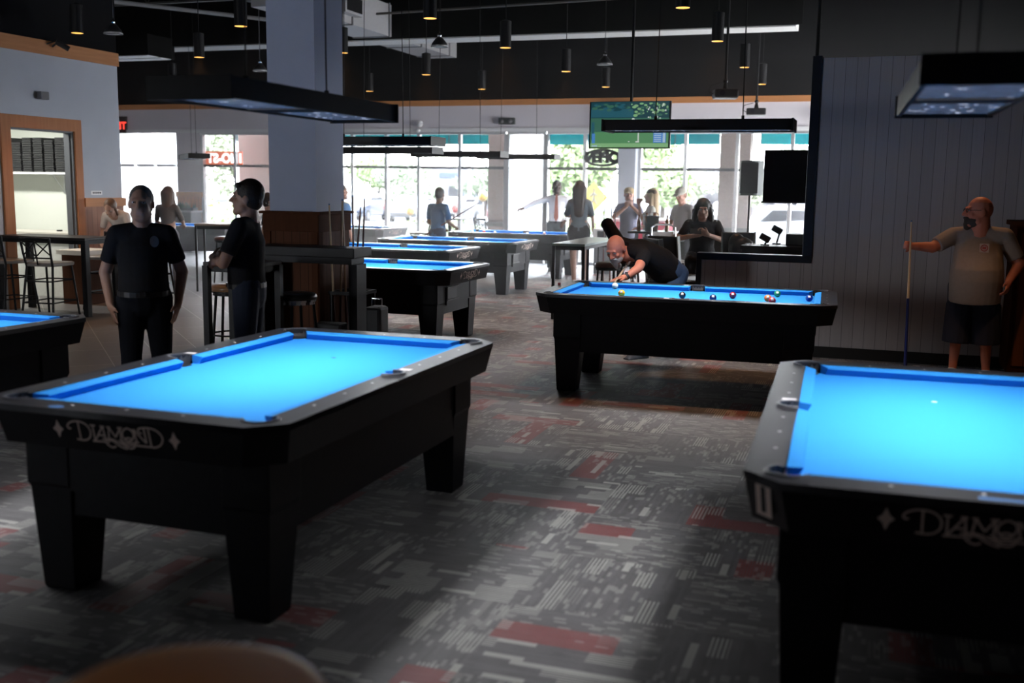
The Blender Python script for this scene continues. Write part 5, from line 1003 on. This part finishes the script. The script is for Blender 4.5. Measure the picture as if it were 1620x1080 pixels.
# K: big man in grey T-shirt standing with a cue
J = stand(1.60, .205, .10); J = J_(J, shR=(-.205, -.02, 1.265), elR=(-.36, -.16, 1.165), wrR=(-.515, -.27, 1.175), shL=(.205, .03, 1.27), elL=(.335, .04, 1.03), wrL=(.265, -.12, .90), headR=RZ(-1.25), head=(-.02, -.02, 1.475), anR=(-.13, -.02, .075), anL=(.14, .02, .075), belly=(0, -.01, .99), pel=(0, 0, .85))
K_ = person('heavy bald person in grey T-shirt and shorts standing by the panelled wall', (.90, 9.92, 0), -.12, J, skinm('ruddy', (.60, .215, .14)), mat('heather_grey_tshirt', (.30, .26, .24), .85, bump=.15), mat('navy_shorts', (.018, .024, .045), .85, bump=.12), fat=1.05, sleeve=.80, hair='none', beard=.055, hsc=1.13, vox=.007, legs='shorts', untuck=.17, shoes=mat('white_sneaker', (.5, .5, .5), .6), handsp={'R': dict(d=(-.55, -.5, .1), n=(-.4, .8, 0), grip='grip', thumb=1), 'L': dict(d=(-.1, -.4, -.9), n=(1, -.3, .1), grip='relaxed')})
hc = J['head']; hr = J['headR']*1.13; m = MB()
for c in (-1, 1):
    m.tube([hc+hr @ V((c*.032+.021*math.cos(a), -.092, .012+.015*math.sin(a))) for a in [2*PI*i/14 for i in range(14)]], .0028, 6, closed=True); m.tube([hc+hr @ V((c*.054, -.09, .016)), hc+hr @ V((c*.076, 0, .016))], .0026, 6)
m.tube([hc+hr @ V((-.011, -.093, .014)), hc+hr @ V((.011, -.093, .014))], .0026, 6); m.done('glasses', BPLAST, K_)
m = MB(); m.box((0, 0, 0), (.075, .006, .075)); m.mi = 1; m.tube([(.026*math.cos(a), -.004, .026*math.sin(a)) for a in [2*PI*i/16 for i in range(16)]], .004, 6, closed=True); m.box((0, -.004, 0), (.03, .004, .022)); e = m.done('chest_emblem', [mat('pale_print', (.42, .36, .34), .6), mat('red_print', (.35, .07, .06), .6)], K_); e.location = (.055, -.197, 1.175); e.rotation_euler = (-.14, 0, .08)
cue((.365, 9.59, .0), (.33, 9.61, 1.40), 'cue with blue butt held upright against the panelled wall', ((.02, .03, .14), (.62, .48, .30)), .52)
# L: bending girl in white, M: long-haired woman, far left
J = stand(1.58, .155); J = J_(J, belly=(0, -.06, 1.0), chest=(0, -.18, 1.14), neck=(0, -.27, 1.22), head=(0, -.36, 1.27), headR=RX(.7), shL=(.155, -.22, 1.17), shR=(-.155, -.22, 1.17), elL=(.20, -.24, .95), wrL=(.12, -.38, .86), elR=(-.22, -.20, .95), wrR=(-.14, -.38, .84))
LL = person('person with tied dark hair in white top bending forward by the oak wainscot', (-9.93, 12.12, 0), .2, J, skinm('tan2', (.34, .20, .15)), mat('white_top', (.55, .52, .50), .8), BLKP, sleeve=.8, hair='bun', hairm=BRHAIR, vox=.011, female=True, untuck=.05)
J = stand(1.56, .165); J = J_(J, head=(.0, -.05, 1.44), headR=RX(.3), elL=(.22, -.06, 1.0), wrL=(.15, -.25, .95), elR=(-.22, -.06, 1.0), wrR=(-.15, -.25, .95))
MM_ = person('person with long dark hair and grey-brown top behind the man with hands in his pockets', (-10.62, 14.0, 0), -2.9, J, skinm('tan2', (.34, .20, .15)), mat('brown_grey_top', (.10, .09, .085), .8), mat('grey_leggings', (.16, .16, .18), .8), sleeve=.9, hair='longback', hairm=BRHAIR, vox=.011, female=True, untuck=.1)
# N: two people beyond the column, P: pale-haired person by the doors
J = stand(1.50, .175)
person('person in black seen only as a head left of the column edge', (-8.13, 13.0, 0), 2.4, J, skinm('tan', (.36, .20, .14)), BLK, BLKP, hair='short', vox=.013, face=False)
J = stand(1.66, .185)
person('person in light blue shirt just right of the column, before the windows', (-7.50, 13.98, 0), 2.6, J_(J, head=(0, 0, 1.53)), skinm('rose', (.42, .22, .16)), mat('light_blue_shirt', (.16, .34, .62), .8), BLKP, hair='crop', hairm=HAIRG, vox=.013, sleeve=.9, face=False)
J = stand(1.66, .18)
person('pale-haired person in white behind the woman with the grey top, by the doors', (-5.60, 20.7, 0), .2, J, skinm('rose', (.42, .22, .16)), mat('white_top', (.55, .52, .50), .8), mat('cream_trousers', (.45, .43, .42), .8), hair='short', hairm=mat('pale_red_hair', (.50, .32, .25), .6), vox=.013)

# ================================================================ outside the windows
GZ = -.4
def ext(name, mb, m, label, cat, group=None, **k): return tag(mb.done(name, m, **k), label, cat, group)
o = struct(MB().b2(-90, 60, 24.6, 130, GZ-.05, GZ).done('ground_asphalt', mat('asphalt', (.052, .052, .054), .9, scale=3)))
o = struct(MB().b2(-60, 30, 21.72, 24.6, -.15, -.02).done('ground_sidewalk', mat('concrete_walk', (.075, .073, .070), .9, scale=5)))
o = struct(MB().b2(-90, 60, 43, 47, GZ, GZ+.03).done('ground_verge', mat('mown_grass', (.035, .052, .014), .9, scale=6)))
STONE = mat('tan_brick_pier', (.19, .15, .13), .9, var=.25, scale=25)
for i, (x0, x1) in enumerate(((-14.95, -13.85), (-8.32, -7.88), (-3.10, -2.47))):
    p = thing('brick_pier', ['wide tan brick pier outside the left window', 'narrow tan brick pier outside, left of the bright glass door', 'tan brick pier outside behind the grey loudspeaker'][i], 'pier', ((x0+x1)/2, 22.75, -.02), 0, 'tan brick piers under the awning'); hw_ = (x1-x0)/2
    MB().b2(-hw_, hw_, -.25, .25, 0, 3.4).done('shaft', STONE, p); MB().b2(-hw_-.05, hw_+.05, -.3, .3, .75, .85).done('stone_band', mat('pale_stone', (.08, .075, .07), .9), p); MB().b2(-hw_-.04, hw_+.04, -.29, .29, 0, .1).done('plinth', STONE, p)
TEAL = mat('teal_awning', (.012, .34, .36), .8, var=.2, scale=8)
for i, (x0, x1) in enumerate(((-13.78, -8.5), (-7.1, -3.2), (-2.35, .2))):
    a = thing('awning', ['teal awning outside over the long left windows', 'teal awning outside over the doors and middle windows', 'teal awning outside over the right windows'][i], 'awning', ((x0+x1)/2, 21.9, 2.60), 0, 'teal awnings over the windows'); hw_ = (x1-x0)/2
    m = MB(); m.loft([[V((x, 0, 1.1)), V((x, 1.3, .22)), V((x, 1.3, .0)), V((x, 1.31, .0)), V((x, 1.31, .24)), V((x, .0, 1.13))] for x in (-hw_, hw_)]); m.done('fabric', TEAL, a)
    m = MB(); n = int(hw_*2/.9)
    for j in range(n+1): x = -hw_+.02+j*(2*hw_-.04)/n; m.cyl((x, 1.28, .02), (x, 1.28, .22), .012, n=6); m.cyl((x, 1.28, .22), (x, .02, 1.08), .012, n=6)
    m.done('frame', GREYMET, a)
struct(MB().b2(-60, 30, 21.72, 21.9, 3.5, 6.5).done('wall_facade', STONE))
# railing
rl = thing('railing', 'white picket railing outside the long left windows', 'railing', (-12.4, 26, GZ)); m = MB()
for z in (.15, 1.0): m.b2(-4.2, 3.0, -.02, .02, z, z+.04)
m.done('rails', mat('white_railing', (.11, .11, .11), .6), rl)
m = MB()
for j in range(60): m.b2(-4.2+j*.12, -4.18+j*.12, -.012, .012, .0, 1.0)
pk = m.done('pickets', mat('white_railing', (.11, .11, .11), .6), rl); pk['kind'] = 'stuff'
# cars
def make_car(label, loc, rz, paint, suv=False):
    c = thing('parked_car', label, 'car', loc, rz, 'parked cars outside'); H_ = 1.62 if suv else 1.42; L = 2.3
    prof = [(-L, .55), (-L+.05, .85), (-1.35, .98), (-.65, H_), (.95, H_) if not suv else (1.7, H_), (1.65, 1.02) if not suv else (2.1, 1.05), (L, .92), (L, .45), (L-.3, .28), (-L+.3, .28)]
    m = MB(); m.loft([[V((x, y*.92 if z > 1.05 else y, z)) for x, z in prof] for y in (-.86, .86)]); m.done('bodywork', paint, c, bevel=.07)
    m = MB(); wp = [(-1.18, 1.0), (-.62, H_-.10), (.90, H_-.10) if not suv else (1.6, H_-.10), (1.42, 1.02) if not suv else (1.9, 1.05)]; m.loft([[V((x, y, z)) for x, z in wp] for y in (-.835, .835)]); m.done('windows', mat('dark_car_glass', (.008, .009, .012), .08), c)
    for x in (-1.42, 1.42):
        for y in (-.80, .80): m = MB(); m.cyl((x, y-.1, .33), (x, y+.1, .33), .33, n=18); m.mi = 1; m.cyl((x, y-.105, .33), (x, y+.105, .33), .19, n=12); m.done('wheel', [mat('tyre', (.01, .01, .01), .9), mat('wheel_rim', (.08, .08, .085), .4)], c)
    for y in (-.6, .6): MB().b2(L-.03, L+.02, y-.17, y+.17, .72, .86).done('tail_light', mat('car_lamp_red', (.10, .004, .004), .3), c); MB().b2(-L-.02, -L+.05, y-.17, y+.17, .68, .80).done('headlight', mat('car_lamp_clear', (.12, .12, .12), .1), c)
    return c
PW = mat('car_paint_white', (.13, .13, .135), .3, coat=.4); PK = mat('car_paint_black', (.008, .008, .011), .25, coat=.5); PB = mat('car_paint_blue', (.012, .018, .040), .25, coat=.5); PR = mat('car_paint_red', (.06, .006, .008), .3, coat=.5); PS = mat('car_paint_silver', (.06, .06, .065), .3, coat=.4)
make_car('white car parked close outside the right windows, under the switched-off television', (-1.9, 28.5, GZ), .15, PW, True)
rowc = [(-30.5, PK, 'black'), (-27.4, PB, 'dark blue'), (-24.4, PW, 'white'), (-21.2, PK, 'black'), (-18.0, PR, 'red'), (-14.8, PS, 'silver'), (-11.4, PW, 'white'), (-6.6, PS, 'silver'), (-2.6, PW, 'white')]
nm = ['beyond the railing, leftmost of its row', 'beyond the railing, second in the row', 'in the row behind the man in blue, third from left', 'in the row, fourth from left', 'in the row, before the brick pier', 'in the row beyond the glass doors', 'in the row behind the woman in grey', 'behind the capped men', 'far right of the parked row']
for (x, p, cn), l in zip(rowc, nm): make_car('%s car parked %s' % (cn, l), (x, 53+random.uniform(-1, 1), GZ), PI/2+.1, p)
make_car('white car passing on the road outside the left window', (-26.5, 40, GZ), .1, PW)
# hedges and trees
def leafmass(m, c, r, n, sz, rnd):
    for i in range(n):
        a = rnd.uniform(0, 2*PI); zz = rnd.uniform(-1, 1); q = math.sqrt(1-zz*zz); rr = rnd.uniform(.55, 1.0)
        p = V((c[0]+r[0]*q*math.cos(a)*rr, c[1]+r[1]*q*math.sin(a)*rr, c[2]+r[2]*zz*rr)); u = V((rnd.gauss(0, 1), rnd.gauss(0, 1), rnd.gauss(0, 1))).normalized(); v = u.orthogonal().normalized()
        s_ = sz*rnd.uniform(.6, 1.3); m.poly([p+u*s_, p+v*s_*.6, p-u*s_, p-v*s_*.6])
LEAFS = [mat('leaf_green', (.13, .175, .075), .8, var=.4, scale=2), mat('leaf_dark', (.12, .145, .095), .8, var=.4, scale=2), mat('leaf_pale', (.19, .215, .14), .8, var=.4, scale=2)]
def tree(label, x, y, h, r, li, seed, trunk=.12):
    rnd = random.Random(seed); t = thing('tree', label, 'tree', (x, y, GZ), 0, 'trees beyond the car park'); m = MB()
    for i in range(7): a = rnd.uniform(0, 6.28); d = rnd.uniform(0, .5)*r; leafmass(m, (d*math.cos(a), d*math.sin(a), h*.62+rnd.uniform(-.18, .22)*h), (r*.55, r*.55, h*.22), 800, .13*max(1, h/5), rnd)
    cr_ = m.done('crown', LEAFS[li], t, normals=False); m = MB(); m.tube([(0, 0, 0), (.05, .03, h*.3), (-.05, 0, h*.65)], [trunk, trunk*.8, trunk*.4], 8)
    for i in range(4): a = i*1.6; m.tube([(0, 0, h*.35), (r*.3*math.cos(a), r*.3*math.sin(a), h*.6)], trunk*.4, 6)
    m.done('trunk', mat('bark', (.03, .022, .018), .9), t)
tree('large leafy green tree outside behind the two standing figures at the doors', -11.6, 43.5, 5.6, 2.4, 0, 1)
tree('leafy green tree outside, right neighbour of the large tree behind the OPEN sign', -8.6, 45.0, 4.8, 1.5, 0, 2)
for i, (x, y, h, r, li, lb) in enumerate([(-40, 66, 3.9, 4.0, 2, 'pale tree far left beyond the parked cars, behind the column'), (-33.5, 68, 3.9, 3.2, 0, 'bushy tree outside the second pane right of the column'), (-29.2, 64, 3.3, 2.6, 1, 'greyish tree outside the third pane right of the column'), (-24.6, 66, 3.3, 3.0, 1, 'dark green tree outside behind the head of the man in blue'), (-20.4, 64, 3.6, 2.4, 0, 'green tree outside just left of the brick pier'), (-11.8, 70, 3.4, 3.0, 2, 'pale green tree far outside above the blonde woman'), (-8.0, 74, 3.6, 2.6, 2, 'small far tree outside above the grey T-shirt man'), (-3.4, 60, 4.2, 2.8, 2, 'pale green tree outside above the switched-off television'), (.6, 62, 5.2, 2.6, 2, 'pale green tree outside at the partition edge'), (-33, 38, 5.6, 3.6, 1, 'olive tree filling the left window above the banner'), (-27.8, 42, 5.0, 2.5, 2, 'pale olive tree outside between the left window panes')]):
    tree(lb, x, y, h, r, li, 10+i)
def hedge(label, x0, x1, y, h, seed):
    rnd = random.Random(seed); t = thing('hedge', label, 'hedge', ((x0+x1)/2, y, GZ)); m = MB(); hw_ = (x1-x0)/2; n = int(hw_*2/.8)
    for i in range(n): leafmass(m, (-hw_+.4+i*.8, 0, h*.5), (.55, .5, h*.5), 160, .08, rnd)
    m.done('leaves', mat('hedge_yellow_green', (.075, .095, .018), .8, var=.3, scale=3), t, normals=False); MB().b2(-hw_+.1, hw_-.1, -.3, .3, 0, h*.8).done('core', LEAFS[1], t)
hedge('low yellow-green hedge outside the left window', -24.5, -20.3, 31, 1.5, 4); hedge('low yellow-green hedge outside behind the upright cues', -12.2, -7.6, 40.5, 1.1, 5); hedge('low hedge outside left of the brick pier', -15.2, -12.4, 33, .9, 6)
# far buildings
b = thing('far_building', 'long low grey-roofed building far outside, above the group by the windows', 'building', (-11.0, 86, GZ)); MB().b2(-5, 9, 0, 8, 0, 2.6).done('wall', mat('far_wall', (.055, .050, .052), .9), b); m = MB(); m.loft([[V((-5.5, y, z)) for y, z in ((-.5, 2.6), (8.5, 2.6), (4, 3.9))], [V((9.5, y, z)) for y, z in ((-.5, 2.6), (8.5, 2.6), (4, 3.9))]]); m.done('roof', mat('far_roof', (.030, .030, .034), .9), b)
for j in range(6): MB().b2(-4+j*2.2, -3+j*2.2, -.03, 0, .9, 1.9).done('window', mat('dark_car_glass', (.008, .009, .012), .08), b)
b = thing('far_building', 'far bluish building with a blue fascia stripe beyond the trees', 'building', (-31.5, 84, GZ)); MB().b2(-7, 8, 0, 8, 0, 3.6).done('wall', mat('far_wall_pale', (.07, .075, .085), .9), b); MB().b2(-4, 3, -.1, 0, 2.7, 3.1).done('fascia_stripe', mat('blue_fascia', (.02, .03, .14), .8), b)
for j in range(5): MB().b2(-6+j*2.8, -4.6+j*2.8, -.03, 0, .5, 2.0).done('window', mat('dark_car_glass', (.008, .009, .012), .08), b)
# crossing sign and balloons
sg = thing('road_sign', 'yellow diamond crossing sign outside between the trees', 'road sign', (-8.80, 34, GZ)); m = MB(); m.cyl((0, .02, 0), (0, .02, 2.1), .03, n=8); m.done('post', GREYMET, sg); YEL = mat('sign_yellow', (.13, .088, .008), .5, var=.05)
m = MB(); m.loft([[V((x, y, 1.72+z)) for x, z in ((0, -.50), (.50, 0), (0, .50), (-.50, 0))] for y in (0, -.01)]); m.done('sign_plate', YEL, sg)
m = MB(); m.cyl((0, -.014, 1.96), (0, -.012, 1.96), .05, n=12)
for a, b_ in (((0, 1.90), (0, 1.68)), ((0, 1.87), (-.13, 1.74)), ((0, 1.87), (.12, 1.76)), ((0, 1.68), (-.10, 1.46)), ((0, 1.68), (.12, 1.48))): m.cyl((a[0], -.014, a[1]), (b_[0], -.014, b_[1]), .028, n=6)
m.done('pedestrian_symbol', BPLAST, sg)
BR = mat('red_balloon', (.14, .018, .014), .3); BY = mat('yellow_balloon', (.15, .085, .012), .3)
for x, z, m_, lb in ((-14.49, .99, BR, 'red balloon outside the second pane right of the column'), (-13.68, .86, BY, 'yellow balloon outside, left of the man in blue'), (-12.15, .97, BR, 'red balloon outside, right of the man in blue'), (-11.25, 1.34, BY, 'yellow balloon outside beside the narrow brick pier'), (-15.92, .96, BY, 'yellow balloon outside at the column edge')):
    t = thing('balloon', lb, 'balloon', (x, 30, z), 0, 'balloons tied outside'); m = MB(); m.ell((0, 0, 0), (.14, .14, .17)); m.cyl((0, 0, -.165), (0, 0, -.19), .012, .022, n=8); m.done('envelope', m_, t, smooth=True); m = MB(); m.tube([(0, 0, -.18), (.02, 0, -.6), (0, 0, GZ-z)], .006, 5); m.done('string', WHITE, t)
pole = thing('light_pole', 'pale light pole outside behind the parked cars', 'pole', (-22.6, 58, GZ)); m = MB(); m.cyl((0, 0, 0), (0, 0, 6.5), .09, .05, n=10); m.done('shaft', WHITE, pole); m = MB(); m.b2(-.5, .1, -.12, .12, 6.4, 6.55); m.done('lamp_head', GREYMET, pole)

# thin haze volume added to stand in for lens bloom around the windows
hz = MB(); hz.b2(-19.19, 3.59, 10.95, 21.19, .002, 4.19)
hm_ = bpy.data.materials.new('bloom_haze_volume'); hm_.use_nodes = True; n_ = hm_.node_tree; n_.nodes.remove(n_.nodes['Principled BSDF'])
vs_ = n_.nodes.new('ShaderNodeVolumeScatter'); vs_.inputs['Density'].default_value = .012; vs_.inputs['Anisotropy'].default_value = .75; n_.links.new(vs_.outputs[0], n_.nodes['Material Output'].inputs['Volume'])
ho = hz.done('bloom_haze', hm_); struct(ho)
